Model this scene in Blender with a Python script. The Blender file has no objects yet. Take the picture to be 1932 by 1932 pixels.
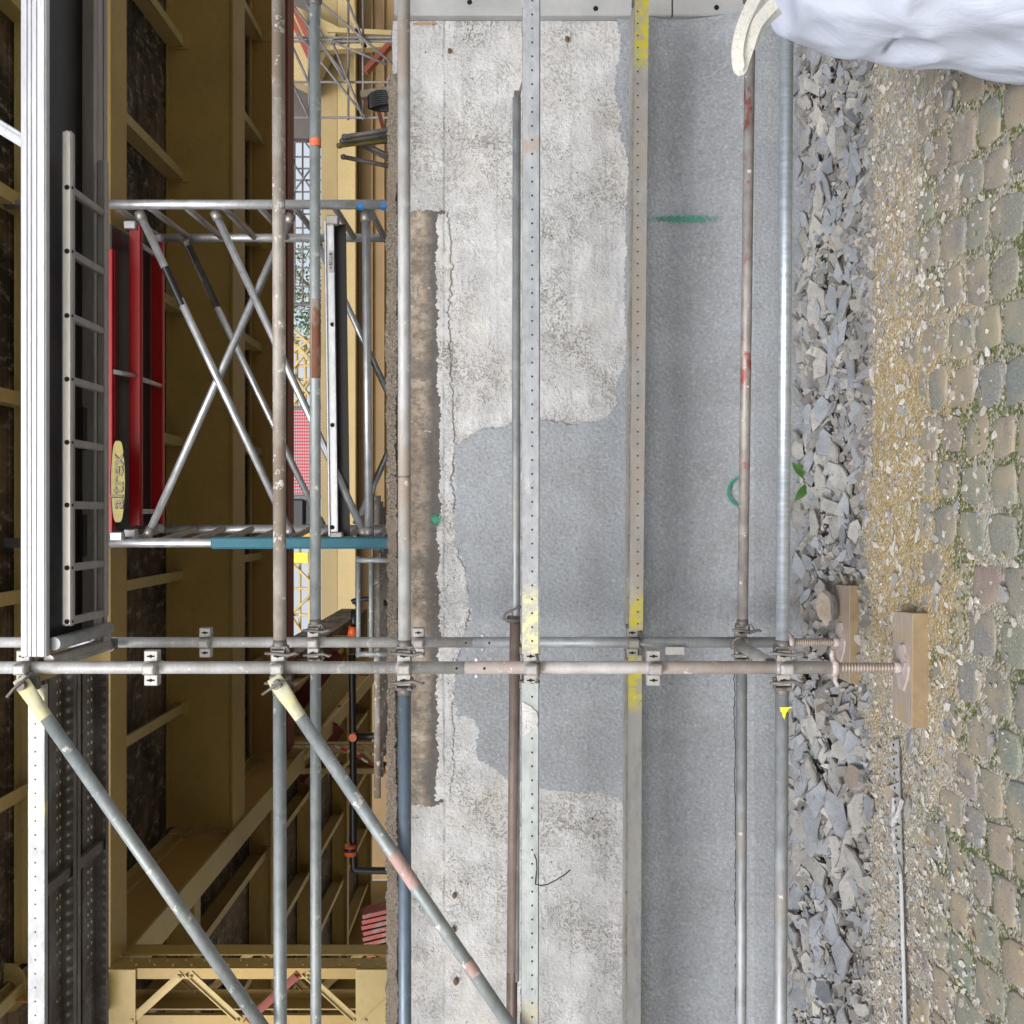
import bpy, bmesh, math, random
from mathutils import Vector, Matrix, noise
R = math.radians
rnd = random.Random(7)
sc = bpy.context.scene
col = sc.collection
# ------------------------------------------------------------ camera, sky, sun, exposure
F = 1918.0
cd = bpy.data.cameras.new("camera"); cam = bpy.data.objects.new("camera", cd); col.objects.link(cam)
cd.sensor_width = 36; cd.lens = 36*F/1932; cd.clip_end = 600; cd.clip_start = 0.05
# the photograph was taken with the phone turned on its side: picture-up is world +X, picture-right is world down
cam.matrix_world = Matrix(((0, 1, 0, 0), (0, 0, -1, 0), (-1, 0, 0, 0), (0, 0, 0, 1)))
sc.camera = cam
w = bpy.data.worlds.new("World"); sc.world = w; w.use_nodes = True
nt = w.node_tree; nt.nodes.clear()
sky = nt.nodes.new('ShaderNodeTexSky'); sky.sky_type = 'NISHITA'; sky.sun_disc = False
sky.sun_elevation = R(36); sky.sun_rotation = R(197); sky.air_density = 1.0; sky.dust_density = 4.5; sky.ozone_density = 1.3
bg = nt.nodes.new('ShaderNodeBackground'); bg.inputs[1].default_value = 0.15
wo = nt.nodes.new('ShaderNodeOutputWorld')
hs_ = nt.nodes.new('ShaderNodeHueSaturation'); hs_.inputs['Saturation'].default_value = .38
nt.links.new(sky.outputs[0], hs_.inputs['Color']); nt.links.new(hs_.outputs[0], bg.inputs[0]); nt.links.new(bg.outputs[0], wo.inputs[0])
sd = bpy.data.lights.new("sun", 'SUN'); sd.energy = 1.25; sd.angle = R(15); sd.color = (1, .98, .96)
sun = bpy.data.objects.new("sun", sd); col.objects.link(sun)
el, az = R(36), R(197)
dv = Vector((math.sin(az)*math.cos(el), math.cos(az)*math.cos(el), math.sin(el)))
sun.rotation_euler = dv.to_track_quat('Z', 'Y').to_euler()
sc.view_settings.view_transform = 'Standard'; sc.view_settings.look = 'None'
sc.view_settings.exposure = 0.30; sc.view_settings.gamma = 1
sc.render.resolution_x = 1024; sc.render.resolution_y = 1024

# ------------------------------------------------------------ helpers
GZ = -1.55           # ground
DF, DR, DW = 3.87, 4.62, 5.10      # front standards, rear standards, wall face
XS = -.592           # standards in view
def P(v, y, D): return Vector(((966-y)/F*D, D, (966-v)/F*D))
def G(v, y, h=0):
    D = -(GZ+h)*F/(v-966); return P(v, y, D)
def NZ(x, y=0, z=0): return noise.noise(Vector((x, y, z)))

class MB:
    def __init__(s): s.v = []; s.f = []; s.m = []; s.sm = []
    def add(s, vs, fs, smooth=False, mi=0):
        o = len(s.v); s.v += [Vector(q) for q in vs]
        for f in fs: s.f.append([i+o for i in f]); s.m.append(mi); s.sm.append(smooth)
    def box(s, c, d, rot=None, mi=0, bev=0):
        c = Vector(c); h = Vector(d)/2
        if bev <= 0:
            vs = [Vector((x*h.x, y*h.y, z*h.z)) for x in (-1, 1) for y in (-1, 1) for z in (-1, 1)]
            fs = [(0,1,3,2),(4,6,7,5),(0,4,5,1),(2,3,7,6),(0,2,6,4),(1,5,7,3)]
        else:
            b = min(bev, min(h)*.8); bm = bmesh.new()
            bmesh.ops.create_cube(bm, size=1)
            for q in bm.verts: q.co = Vector((q.co.x*2*h.x, q.co.y*2*h.y, q.co.z*2*h.z))
            bmesh.ops.bevel(bm, geom=bm.edges[:], offset=b, segments=1, affect='EDGES')
            bm.verts.index_update(); vs = [q.co.copy() for q in bm.verts]; fs = [[q.index for q in f.verts] for f in bm.faces]; bm.free()
        if rot: vs = [rot @ q for q in vs]
        s.add([c+q for q in vs], fs, False, mi); return s
    def bar(s, p0, p1, w, h, up=(0, 0, 1), mi=0, bev=0):
        """box from p0 to p1, w across, h along up"""
        p0, p1 = Vector(p0), Vector(p1); a = (p1-p0).normalized(); u = Vector(up)
        sd = a.cross(u).normalized(); u = sd.cross(a).normalized()
        m = Matrix((a, sd, u)).transposed()
        return s.box((p0+p1)/2, ((p1-p0).length, w, h), m, mi, bev)
    def tube(s, p0, p1, r, n=14, cap=True, r1=None, mi=0):
        p0, p1 = Vector(p0), Vector(p1); a = (p1-p0).normalized()
        u = a.orthogonal().normalized(); w_ = a.cross(u); r1 = r if r1 is None else r1
        vs = []
        for p, q in ((p0, r), (p1, r1)):
            for i in range(n):
                t = 2*math.pi*i/n; vs.append(p+(u*math.cos(t)+w_*math.sin(t))*q)
        s.add(vs, [(i, (i+1) % n, n+(i+1) % n, n+i) for i in range(n)], True, mi)
        if cap:
            s.add(vs[:n], [list(range(n))[::-1]], False, mi); s.add(vs[n:], [list(range(n))], False, mi)
        return s
    def path(s, pts, r, n=8, mi=0, flat=None):
        pts = [Vector(p) for p in pts]; rings = []; u = None
        for i, p in enumerate(pts):
            a = (pts[min(i+1, len(pts)-1)]-pts[max(i-1, 0)]).normalized()
            u = a.orthogonal().normalized() if u is None else (u-a*u.dot(a)).normalized()
            w_ = a.cross(u); rr = r[i] if isinstance(r, (list, tuple)) else r
            rings.append([p+(u*math.cos(2*math.pi*k/n)*(flat or 1)+w_*math.sin(2*math.pi*k/n))*rr for k in range(n)])
        vs = [q for ring in rings for q in ring]
        fs = [(i*n+k, i*n+(k+1) % n, (i+1)*n+(k+1) % n, (i+1)*n+k) for i in range(len(pts)-1) for k in range(n)]
        fs.append(list(range(n))[::-1]); fs.append([(len(pts)-1)*n+k for k in range(n)])
        s.add(vs, fs, True, mi); return s
    def prism(s, poly, d, mi=0, mi_side=None):
        """poly: list of Vectors (planar), extruded by vector d"""
        n = len(poly); d = Vector(d); a = [Vector(p) for p in poly]; b = [p+d for p in a]
        s.add(a+b, [list(range(n))], False, mi); s.add(a+b, [[n+i for i in range(n)][::-1]], False, mi)
        s.add(a+b, [(i, n+i, n+(i+1) % n, (i+1) % n) for i in range(n)], False, mi if mi_side is None else mi_side); return s
    def ball(s, c, r, sx=1, sy=1, sz=1, nu=10, nv=6, mi=0):
        c = Vector(c); vs = []; fs = []
        for j in range(nv+1):
            ph = math.pi*j/nv
            for i in range(nu):
                t = 2*math.pi*i/nu
                vs.append(c+Vector((math.sin(ph)*math.cos(t)*r*sx, math.sin(ph)*math.sin(t)*r*sy, math.cos(ph)*r*sz)))
        for j in range(nv):
            for i in range(nu): fs.append((j*nu+i, (j+1)*nu+i, (j+1)*nu+(i+1) % nu, j*nu+(i+1) % nu))
        s.add(vs, fs, True, mi); return s
    def build(s, name, mats, parent=None, fixn=True):
        me = bpy.data.meshes.new(name)
        off = W(parent) if parent else (Vector((0, 0, 0)))
        base = None
        if parent is None:   # a thing that is one mesh: origin at its base
            xs = [q.x for q in s.v]; ys = [q.y for q in s.v]; zs = [q.z for q in s.v]
            base = Vector(((min(xs)+max(xs))/2, (min(ys)+max(ys))/2, min(zs))); off = base
        me.from_pydata([q-off for q in s.v], [], s.f); me.update()
        if not isinstance(mats, (list, tuple)): mats = [mats]
        for m in mats: me.materials.append(m)
        for p, mi, sm in zip(me.polygons, s.m, s.sm): p.material_index = mi; p.use_smooth = sm
        if fixn:
            bm = bmesh.new(); bm.from_mesh(me); bmesh.ops.remove_doubles(bm, verts=bm.verts, dist=1e-5) if len(bm.verts) < 20000 else None
            bmesh.ops.recalc_face_normals(bm, faces=bm.faces); bm.to_mesh(me); bm.free()
            if len(s.v) < 20000:
                for p in me.polygons: pass
        o = bpy.data.objects.new(name, me); col.objects.link(o)
        if parent: o.parent = parent
        else: o.location = base
        o["_base"] = 0; del o["_base"]
        return o
_w = {}
def W(o):
    p = Vector((0, 0, 0))
    while o is not None: p = p+Vector(o.location); o = o.parent
    return p
def tag(o, label=None, cat=None, group=None, kind=None):
    for k, v in (('label', label), ('category', cat), ('group', group), ('kind', kind)):
        if v: o[k] = v
    return o
def thing(name, loc, label, cat, group=None):
    o = bpy.data.objects.new(name, None); o.empty_display_size = .1; col.objects.link(o); o.location = Vector(loc)
    return tag(o, label, cat, group)
def copy_tree(o, parent=None):
    c = o.copy(); col.objects.link(c); c.parent = parent
    for ch in o.children: copy_tree(ch, c)
    return c

# ------------------------------------------------------------ materials
class N:
    def __init__(s, name):
        s.m = bpy.data.materials.new(name); s.m.use_nodes = True; s.t = s.m.node_tree
        s.b = s.t.nodes['Principled BSDF']; s.out = s.t.nodes['Material Output']
        s.tc = s.t.nodes.new('ShaderNodeTexCoord'); s.co = s.tc.outputs['Object']
        s.geo = None
    def n(s, t, **k):
        q = s.t.nodes.new(t)
        for a, b in k.items(): setattr(q, a, b)
        return q
    def l(s, a, b): s.t.links.new(a, b)
    def mapped(s, sc=(1, 1, 1), loc=(0, 0, 0), src=None):
        m = s.n('ShaderNodeMapping'); m.inputs['Scale'].default_value = sc; m.inputs['Location'].default_value = loc
        s.l(src or s.co, m.inputs['Vector']); return m.outputs[0]
    def world(s):
        if s.geo is None: s.geo = s.n('ShaderNodeNewGeometry')
        return s.geo.outputs['Position']
    def noise(s, scale, detail=5, st=(1, 1, 1), rough=.6, loc=(0, 0, 0), src=None, dist=0):
        q = s.n('ShaderNodeTexNoise'); q.inputs['Scale'].default_value = scale; q.inputs['Detail'].default_value = detail
        q.inputs['Roughness'].default_value = rough; q.inputs['Distortion'].default_value = dist
        s.l(s.mapped(st, loc, src), q.inputs['Vector']); return q.outputs[0]
    def voro(s, scale, feature='F1', st=(1, 1, 1), src=None, out=0):
        q = s.n('ShaderNodeTexVoronoi', feature=feature); q.inputs['Scale'].default_value = scale
        s.l(s.mapped(st, (0, 0, 0), src), q.inputs['Vector']); return q.outputs[out]
    def ramp(s, x, a, b, lo=0., hi=1.):
        q = s.n('ShaderNodeMapRange'); q.clamp = True
        for i, v in enumerate((a, b, lo, hi)): q.inputs[i+1].default_value = v
        s.l(x, q.inputs[0]); return q.outputs[0]
    def math(s, op, a, b=None):
        q = s.n('ShaderNodeMath', operation=op)
        for i, x in enumerate((a, b)):
            if x is None: continue
            if isinstance(x, (int, float)): q.inputs[i].default_value = x
            else: s.l(x, q.inputs[i])
        return q.outputs[0]
    def mix(s, f, a, b):
        q = s.n('ShaderNodeMix', data_type='RGBA')
        if isinstance(f, (int, float)): q.inputs[0].default_value = f
        else: s.l(f, q.inputs[0])
        for i, x in ((6, a), (7, b)):
            if isinstance(x, tuple): q.inputs[i].default_value = (*x[:3], 1)
            else: s.l(x, q.inputs[i])
        return q.outputs[2]
    def sep(s, v):
        q = s.n('ShaderNodeSeparateXYZ'); s.l(v, q.inputs[0]); return q.outputs
    def attr(s, name):
        q = s.n('ShaderNodeAttribute'); q.attribute_name = name; return q.outputs
    def fin(s, c, rough=.6, metal=0., h=None, bs=.4, bd=.004, spec=None):
        if isinstance(c, tuple): s.b.inputs['Base Color'].default_value = (*c, 1)
        else: s.l(c, s.b.inputs['Base Color'])
        for k, x in (('Roughness', rough), ('Metallic', metal)):
            if isinstance(x, (int, float)): s.b.inputs[k].default_value = x
            else: s.l(x, s.b.inputs[k])
        if spec is not None: s.b.inputs['Specular IOR Level'].default_value = spec
        if h is not None:
            q = s.n('ShaderNodeBump'); q.inputs['Strength'].default_value = bs; q.inputs['Distance'].default_value = bd
            s.l(h, q.inputs['Height']); s.l(q.outputs[0], s.b.inputs['Normal'])
        return s.m

def metal(name, c1, c2, rough=.45, met=.7, st=(1, 1, 1), spl=.64, splc=(.62, .61, .58), dirt=None, dth=.6, rust=None, rth=.68, splsc=22):
    n = N(name)
    a = n.noise(14, 6, st); c = n.mix(n.ramp(a, .35, .68), c1, c2)
    fine = n.noise(120, 3, (.15, 1, 1)); c = n.mix(n.ramp(fine, .45, .75, 0, .35), c, tuple(x*.6 for x in c1))
    me = met
    if dirt:
        m1 = n.ramp(n.noise(2.3, 5, (1, 1, 1), loc=(3, 1, 2)), dth-.08, dth+.1); c = n.mix(m1, c, dirt)
        me = n.math('MULTIPLY', n.math('SUBTRACT', 1., m1), met)
    if rust:
        m2 = n.ramp(n.noise(5, 8, (1, 2, 2), loc=(9, 4, 1), rough=.7), rth, rth+.06); c = n.mix(m2, c, rust)
    m3 = n.ramp(n.noise(splsc, 6, (1, 1, 1), loc=(5, 5, 5), rough=.7), spl, spl+.04); c = n.mix(m3, c, splc)
    me2 = n.math('MULTIPLY', n.math('SUBTRACT', 1., m3), me)
    r = n.ramp(a, .2, .8, rough-.08, rough+.18)
    h = n.math('ADD', n.noise(60, 4), n.math('MULTIPLY', m3, .6))
    return n.fin(c, r, me2, h, .25, .002)

m_tube = metal('galvanised_dull', (.28, .30, .32), (.40, .43, .455), .5, .45, dirt=(.27, .23, .19), dth=.66, spl=.66)
m_tube_old = metal('galvanised_dirty', (.30, .27, .245), (.42, .40, .37), .6, .3, dirt=(.20, .16, .125), dth=.5, spl=.575, splc=(.6, .58, .54))
m_tube_blue = metal('blue_grey_tube', (.135, .18, .235), (.17, .22, .28), .38, .3, spl=.645, splc=(.5, .52, .54))
m_tube_new = metal('new_galvanised', (.42, .475, .53), (.58, .64, .70), .33, .7, st=(6, 1, 1), spl=.74)
m_tube_brace = metal('brace_galvanised', (.265, .30, .31), (.37, .40, .415), .5, .4, spl=.61, dirt=(.22, .22, .19), dth=.7)
m_tube_white = metal('standard_galvanised', (.40, .40, .40), (.54, .55, .565), .55, .25, spl=.60, splc=(.66, .64, .60), dirt=(.38, .33, .29), dth=.66)
m_tube_pk = metal('standard_pinkish', (.36, .34, .335), (.47, .455, .45), .6, .15, spl=.62, splc=(.58, .56, .54), dirt=(.30, .22, .17), dth=.56)
m_tube_pink = metal('brown_prop', (.17, .13, .115), (.24, .19, .17), .55, .15, rust=(.42, .22, .18), rth=.64, spl=.68, splc=(.5, .45, .42))
m_coup = metal('coupling_metal', (.34, .33, .32), (.50, .49, .48), .5, .45, spl=.63, rust=(.2, .13, .09), rth=.66)
m_coup_d = metal('clamp_dark', (.13, .12, .115), (.24, .22, .21), .55, .4, spl=.66, rust=(.16, .09, .06), rth=.6)
m_foot = metal('foot_plate', (.40, .33, .32), (.52, .46, .45), .6, .2, spl=.6, rust=(.26, .13, .08), rth=.6)
m_screw = metal('screw_thread', (.27, .22, .19), (.38, .33, .30), .55, .3, rust=(.24, .13, .08), rth=.6, spl=.7)
m_alu = metal('aluminium_bright', (.50, .52, .57), (.63, .65, .70), .42, .3, st=(.1, 1, 1), spl=.645, splc=(.55, .5, .45))
m_alu_d = metal('aluminium_dull', (.34, .32, .31), (.46, .44, .43), .42, .6, st=(.1, 1, 1), spl=.74)
m_tower = metal('tower_aluminium', (.52, .54, .57), (.68, .70, .74), .32, .7, spl=.73, splc=(.2, .18, .16))
m_black = N('black_plastic').fin((.012, .012, .014), .4)
m_hole = N('dark_opening').fin((.006, .006, .007), .9)

def plank_mat(name, c1, c2, yel, hole_pitch, hole_r, zc, dirt=None, axis=0, extra=None):
    """steel board edge with its row of small holes; world-anchored because the boards never repeat"""
    n = N(name); w_ = n.world(); s = n.sep(w_)
    a = n.noise(9, 7, (1, 1, 2.5), src=w_); c = n.mix(n.ramp(a, .35, .65), c1, c2)
    b = n.noise(70, 4, (.5, 1, 1), src=w_); c = n.mix(n.ramp(b, .5, .8, 0, .5), c, tuple(x*.55 for x in c1))
    if dirt: c = n.mix(n.ramp(n.noise(3, 8, (1, 1, 3), src=w_, rough=.75), .46, .56, 0, .85), c, dirt)
    for (x0, x1, yc) in yel:       # sprayed colour code near the ends
        k = n.math('MULTIPLY', n.ramp(s[0], min(x0, x1)-.03, min(x0, x1)+.03), n.ramp(s[0], max(x0, x1)-.03, max(x0, x1)+.03, 1., 0.))
        k = n.math('MULTIPLY', k, n.ramp(n.noise(26, 7, src=w_, rough=.75), .42, .54, .15, .95))
        c = n.mix(k, c, yc)
    sp = n.ramp(n.noise(30, 6, src=w_, loc=(4, 4, 4), rough=.7), .66, .69); c = n.mix(sp, c, (.62, .60, .57))
    u = n.math('FRACT', n.math('DIVIDE', n.math('ADD', s[0], 50.), hole_pitch))
    u = n.math('MULTIPLY', n.math('SUBTRACT', u, .5), hole_pitch)
    zz = n.math('SUBTRACT', s[2], zc)
    d = n.math('SQRT', n.math('ADD', n.math('MULTIPLY', u, u), n.math('MULTIPLY', zz, zz)))
    hm = n.ramp(d, hole_r*.8, hole_r*1.15, 1., 0.)
    c = n.mix(hm, c, (.01, .01, .01))
    return n.fin(c, .5, n.math('MULTIPLY', n.math('SUBTRACT', 1., hm), .3), n.math('SUBTRACT', b, n.math('MULTIPLY', hm, 3.)), .3, .002)

def paint(name, c, c2=None, rough=.5, sc=3., rust=None, rth=.66, bump=.15):
    n = N(name); w_ = n.world()
    a = n.noise(sc, 6, src=w_); k = n.mix(n.ramp(a, .35, .68), c, c2 or tuple(x*.82 for x in c))
    if rust: k = n.mix(n.ramp(n.noise(9, 8, src=w_, rough=.72), rth, rth+.05), k, rust)
    k = n.mix(n.ramp(n.noise(24, 6, src=w_, rough=.7), .52, .75, 0, .45), k, tuple(x*.5 for x in c))
    return n.fin(k, rough, 0, n.noise(25, 4, src=w_), bump, .004)
m_yel = paint('bridge_yellow', (.43, .29, .085), (.34, .23, .07), .45, 1.2, (.16, .08, .03), .70)
m_yel_l = paint('bridge_cream', (.54, .42, .18), (.45, .345, .15), .5, 1.5, (.25, .15, .07), .72)
m_yel_o = paint('bridge_ochre', (.47, .28, .08), (.40, .24, .07), .45, 1.0, (.16, .08, .03), .72)
m_redp = paint('red_primer', (.25, .05, .032), (.2, .04, .028), .55, 2)
m_red = paint('red_glossy', (.50, .014, .018), (.42, .012, .015), .28, 2, bump=.05)
m_redtrough = paint('red_trough', (.38, .07, .06), (.28, .09, .07), .6, 12, (.25, .2, .18), .55)
m_brown = paint('brown_wall', (.26, .17, .075), (.22, .145, .065), .7, 1.5)
m_orange = paint('orange_plastic', (.75, .12, .03), None, .4)
m_teal = paint('teal_sleeve', (.035, .17, .235), (.03, .15, .21), .6, 20)
m_white = paint('white_plastic', (.46, .47, .49), (.38, .38, .375), .5, 6)

def ceiling_mat():
    n = N('sooty_boards'); w_ = n.world()
    a = n.noise(1.6, 9, (1, 1, 1), src=w_, rough=.72, dist=.6)
    c = n.mix(n.ramp(a, .40, .62), (.022, .017, .013), (.19, .13, .08))
    b = n.noise(7, 8, (1.6, .8, 1), src=w_, rough=.78)
    c = n.mix(n.ramp(b, .53, .64, 0, .85), c, (.38, .33, .25))
    s = n.sep(w_); g = n.math('FRACT', n.math('DIVIDE', s[1], .14)); gm = n.ramp(n.math('ABSOLUTE', n.math('SUBTRACT', g, .5)), .45, .5)
    c = n.mix(n.math('MULTIPLY', gm, .8), c, (.008, .007, .006))
    return n.fin(c, .8, 0, n.math('SUBTRACT', b, gm), .6, .012)
m_ceil = ceiling_mat()
def ceiling2_mat():
    n = N('board_marked_concrete'); w_ = n.world(); s = n.sep(w_)
    b = n.noise(5, 8, (3, .6, 1), src=w_, rough=.75)
    c = n.mix(n.ramp(b, .42, .6), (.24, .20, .15), (.09, .065, .045))
    g = n.math('FRACT', n.math('DIVIDE', s[0], .17)); gm = n.ramp(n.math('ABSOLUTE', n.math('SUBTRACT', g, .5)), .44, .5)
    c = n.mix(n.math('MULTIPLY', gm, .75), c, (.03, .025, .02))
    return n.fin(c, .85, 0, b, .5, .01)
m_ceil2 = ceiling2_mat()

def concrete_mat(name, base, base2, pit=(.17, .14, .115), pt=.6, bump=.9, pscale=1.5, warm=(.40, .36, .31)):
    n = N(name); w_ = n.world()
    big = n.noise(1.3, 6, src=w_, rough=.6); mid = n.noise(7, 8, src=w_, rough=.68); fine = n.noise(48, 7, src=w_, rough=.75)
    c = n.mix(n.ramp(mid, .38, .62), base, base2)
    c = n.mix(n.ramp(n.noise(2.2, 6, src=w_, loc=(7, 2, 5)), .52, .68, 0, .55), c, warm)
    c = n.mix(n.ramp(n.noise(5, 7, (.5, 1, 2.6), src=w_, loc=(1, 3, 3), rough=.7), .50, .68, 0, .5), c, tuple(x*.72 for x in base))
    # honeycombed patches of loose aggregate, whose dark gaps come and go with a large noise
    patch = n.ramp(n.noise(pscale*2, 8, src=w_, loc=(1, 9, 3), rough=.72), pt-.20, pt+.06)
    gap = n.math('MAXIMUM', n.ramp(n.noise(80, 3, src=w_, loc=(2, 2, 8), rough=.5), .54, .61), n.ramp(n.noise(42, 3, (1, 1, .7), src=w_, loc=(6, 2, 3), rough=.55), .57, .65))
    k = n.math('MULTIPLY', patch, gap)
    c = n.mix(n.math('MULTIPLY', patch, .25), c, (.50, .46, .41))
    c = n.mix(n.math('MULTIPLY', k, .8), c, pit)
    k2 = n.math('MULTIPLY', n.ramp(n.noise(85, 5, src=w_, loc=(3, 1, 6), rough=.75), .57, .68), n.ramp(patch, 0., .6, .22, .8)); c = n.mix(k2, c, pit); k = n.math('MAXIMUM', k, k2)
    vd = n.voro(20, src=w_); air = n.ramp(vd, .05, .1, 1., 0.); am = n.math('MULTIPLY', air, n.ramp(n.noise(3, 2, src=w_), .45, .6))
    c = n.mix(n.math('MULTIPLY', am, .75), c, (.10, .09, .08))
    c = n.mix(n.ramp(fine, .55, .75, 0, .4), c, tuple(x*.5 for x in base))
    zz = n.math('ADD', n.sep(w_)[2], n.math('MULTIPLY', n.noise(9, 5, src=w_, loc=(4, 1, 1)), .022))
    for z0, st_ in ((.353, .75), (.085, .3), (-.285, .35), (-.46, .25)):
        ln = n.ramp(n.math('ABSOLUTE', n.math('SUBTRACT', zz, z0)), 0., .009, 1., 0.); ln = n.math('MULTIPLY', ln, n.ramp(n.noise(6, 4, src=w_, loc=(z0, 3, 7)), .40, .58))
        c = n.mix(n.math('MULTIPLY', ln, st_), c, (.22, .20, .18))
    h = n.math('ADD', n.math('MULTIPLY', mid, 1.2), n.math('MULTIPLY', fine, .6)); h = n.math('SUBTRACT', h, n.math('MULTIPLY', k, .45)); h = n.math('SUBTRACT', h, am)
    return n.fin(c, .85, 0, h, bump, .02)
m_conc = concrete_mat('rough_white_concrete', (.53, .54, .56), (.67, .68, .70), pit=(.20,.175,.15), pt=.635, warm=(.60, .57, .53))
m_conc_l = concrete_mat('rough_pale_concrete', (.54, .54, .54), (.68, .68, .69), pt=.68, bump=.8)
m_lip = concrete_mat('brown_lip', (.26, .215, .17), (.33, .28, .235), pt=.6, warm=(.20, .16, .125))
m_scrape = concrete_mat('combed_mortar', (.50, .49, .46), (.60, .59, .57), pt=.8, bump=.5)

def render_mat():
    n = N('grey_render'); w_ = n.world()
    f = n.noise(66, 4, src=w_, rough=.6); v = n.voro(55, 'SMOOTH_F1', src=w_)
    big = n.noise(.9, 5, src=w_); mid = n.noise(4, 7, src=w_, rough=.7)
    c = n.mix(n.ramp(big, .38, .62), (.268, .292, .325), (.325, .352, .392))
    c = n.mix(n.ramp(mid, .46, .72, 0, .55), c, (.215, .22, .22))
    c = n.mix(n.ramp(n.noise(2.2, 6, (1, 1, .5), src=w_, loc=(9, 2, 4), rough=.65), .54, .70, 0, .45), c, (.42, .45, .48))
    c = n.mix(n.ramp(n.noise(1.6, 4, (.35, 1, 2.4), src=w_, loc=(2, 2, 9)), .5, .7, 0, .4), c, (.20, .205, .21))
    c = n.mix(n.ramp(f, .52, .70, 0, .42), c, (.50, .525, .56))
    c = n.mix(n.ramp(f, .32, .46, .38, 0.), c, (.12, .125, .135))
    c = n.mix(n.ramp(n.noise(16, 5, src=w_, loc=(3, 6, 1), rough=.7), .72, .76, 0, .6), c, (.07, .07, .07))
    h = n.math('ADD', f, n.math('MULTIPLY', v, -.5))
    return n.fin(c, .75, 0, h, .9, .006)
m_render = render_mat()
def stain_mat():
    n = N('weathered_band'); w_ = n.world(); s = n.sep(w_)
    mid = n.noise(9, 8, src=w_, rough=.7); fine = n.noise(45, 7, src=w_, rough=.75)
    c = n.mix(n.ramp(mid, .36, .64), (.27, .215, .165), (.48, .42, .355))
    c = n.mix(n.ramp(n.noise(3, 6, src=w_, loc=(5, 5, 1), rough=.7), .48, .62, 0, .5), c, (.17, .135, .11))
    c = n.mix(n.ramp(fine, .48, .64, 0, .8), c, (.12, .10, .085))
    z = n.math('ADD', s[2], n.math('MULTIPLY', n.noise(5, 5, src=w_), .09))
    damp = n.ramp(z, .445, .50, 1., 0.); c = n.mix(n.math('MULTIPLY', damp, .85), c, (.065, .065, .066)); c = n.mix(n.ramp(n.noise(6, 7, (1.4, 1, .7), src=w_, loc=(3, 8, 8), rough=.75), .50, .60, 0, .6), c, (.10, .092, .085))
    wh = n.ramp(n.noise(22, 6, (1.5, 1, .6), src=w_, loc=(8, 1, 1), rough=.7), .655, .68); c = n.mix(wh, c, (.6, .58, .55))
    h = n.math('ADD', n.math('ADD', mid, n.math('MULTIPLY', fine, .5)), n.math('MULTIPLY', wh, .5))
    return n.fin(c, .85, 0, h, .5, .008)
m_stain = stain_mat()
def pier_mat():
    n = N('smooth_formed_concrete'); w_ = n.world()
    mid = n.noise(4, 7, src=w_, rough=.6); v = n.voro(28, src=w_)
    c = n.mix(n.ramp(mid, .35, .65), (.36, .37, .385), (.46, .47, .485))
    c = n.mix(n.math('MULTIPLY', n.ramp(v, .04, .09, 1., 0.), .7), c, (.12, .12, .12))
    c = n.mix(n.ramp(n.noise(2.5, 6, src=w_, loc=(3, 3, 3)), .55, .7, 0, .4), c, (.33, .31, .27))
    return n.fin(c, .7, 0, mid, .15, .004)
m_pier = pier_mat()

def ground_mat():
    n = N('sand_and_debris'); w_ = n.world(); s = n.sep(w_)
    f = n.noise(130, 6, src=w_, rough=.7); v = n.voro(95, src=w_, out=1); vd = n.voro(95, src=w_)
    mid = n.noise(5, 7, src=w_, rough=.65)
    c = n.mix(n.ramp(mid, .38, .62), (.33, .30, .245), (.43, .40, .345))
    # ochre sand tipped round the scaffold feet
    sx = n.ramp(n.math('ABSOLUTE', n.math('SUBTRACT', s[0], .10)), .3, 1.4, 1., .0)
    sy = n.math('MULTIPLY', n.ramp(s[1], 3.35, 3.6), n.ramp(s[1], 4.3, 4.6, 1., 0.))
    sm = n.math('ADD', n.math('MULTIPLY', sx, .30), n.noise(2.6, 6, src=w_, loc=(2, 7, 1), rough=.65))
    sm = n.math('MULTIPLY', n.ramp(sm, .56, .74), sy)
    c = n.mix(sm, c, n.mix(n.ramp(n.noise(60, 5, src=w_), .4, .62), (.47, .36, .175), (.40, .29, .125)))
    # moss in the joints nearer the camera
    mm = n.math('MULTIPLY', n.ramp(n.noise(3.2, 7, src=w_, loc=(6, 1, 1), rough=.7), .47, .56), n.ramp(s[1], 3.75, 4.0, 1., 0.))
    c = n.mix(n.math('MULTIPLY', mm, .9), c, n.mix(n.ramp(f, .4, .65), (.05, .07, .012), (.13, .165, .03)))
    sp = n.sep(v)[0]
    c = n.mix(n.ramp(sp, .55, .9, 0, .55), c, (.60, .58, .53)); c = n.mix(n.ramp(sp, .2, .0, 0, .55), c, (.14, .12, .10))
    c = n.mix(n.ramp(f, .58, .75, 0, .5), c, (.12, .10, .07))
    h = n.math('SUBTRACT', f, vd)
    return n.fin(c, .9, 0, h, .9, .008)
m_ground = ground_mat()
def stone_mat():
    n = N('granite_setts'); w_ = n.world(); at = n.attr('tone')
    f = n.noise(105, 5, src=w_, rough=.75); mid = n.noise(12, 6, src=w_)
    c = n.mix(n.ramp(mid, .35, .65), at[0], n.mix(.4, at[0], (.27, .255, .215)))
    c = n.mix(n.ramp(f, .52, .72, 0, .6), c, (.50, .50, .48)); c = n.mix(n.ramp(f, .32, .46, .65, 0.), c, (.07, .07, .07))
    c = n.mix(n.ramp(n.noise(4, 7, src=w_, loc=(1, 1, 1), rough=.7), .46, .60, 0, .8), c, (.33, .28, .20))
    return n.fin(c, .8, 0, n.math('ADD', f, mid), .5, .004)
m_stone = stone_mat()
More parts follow.
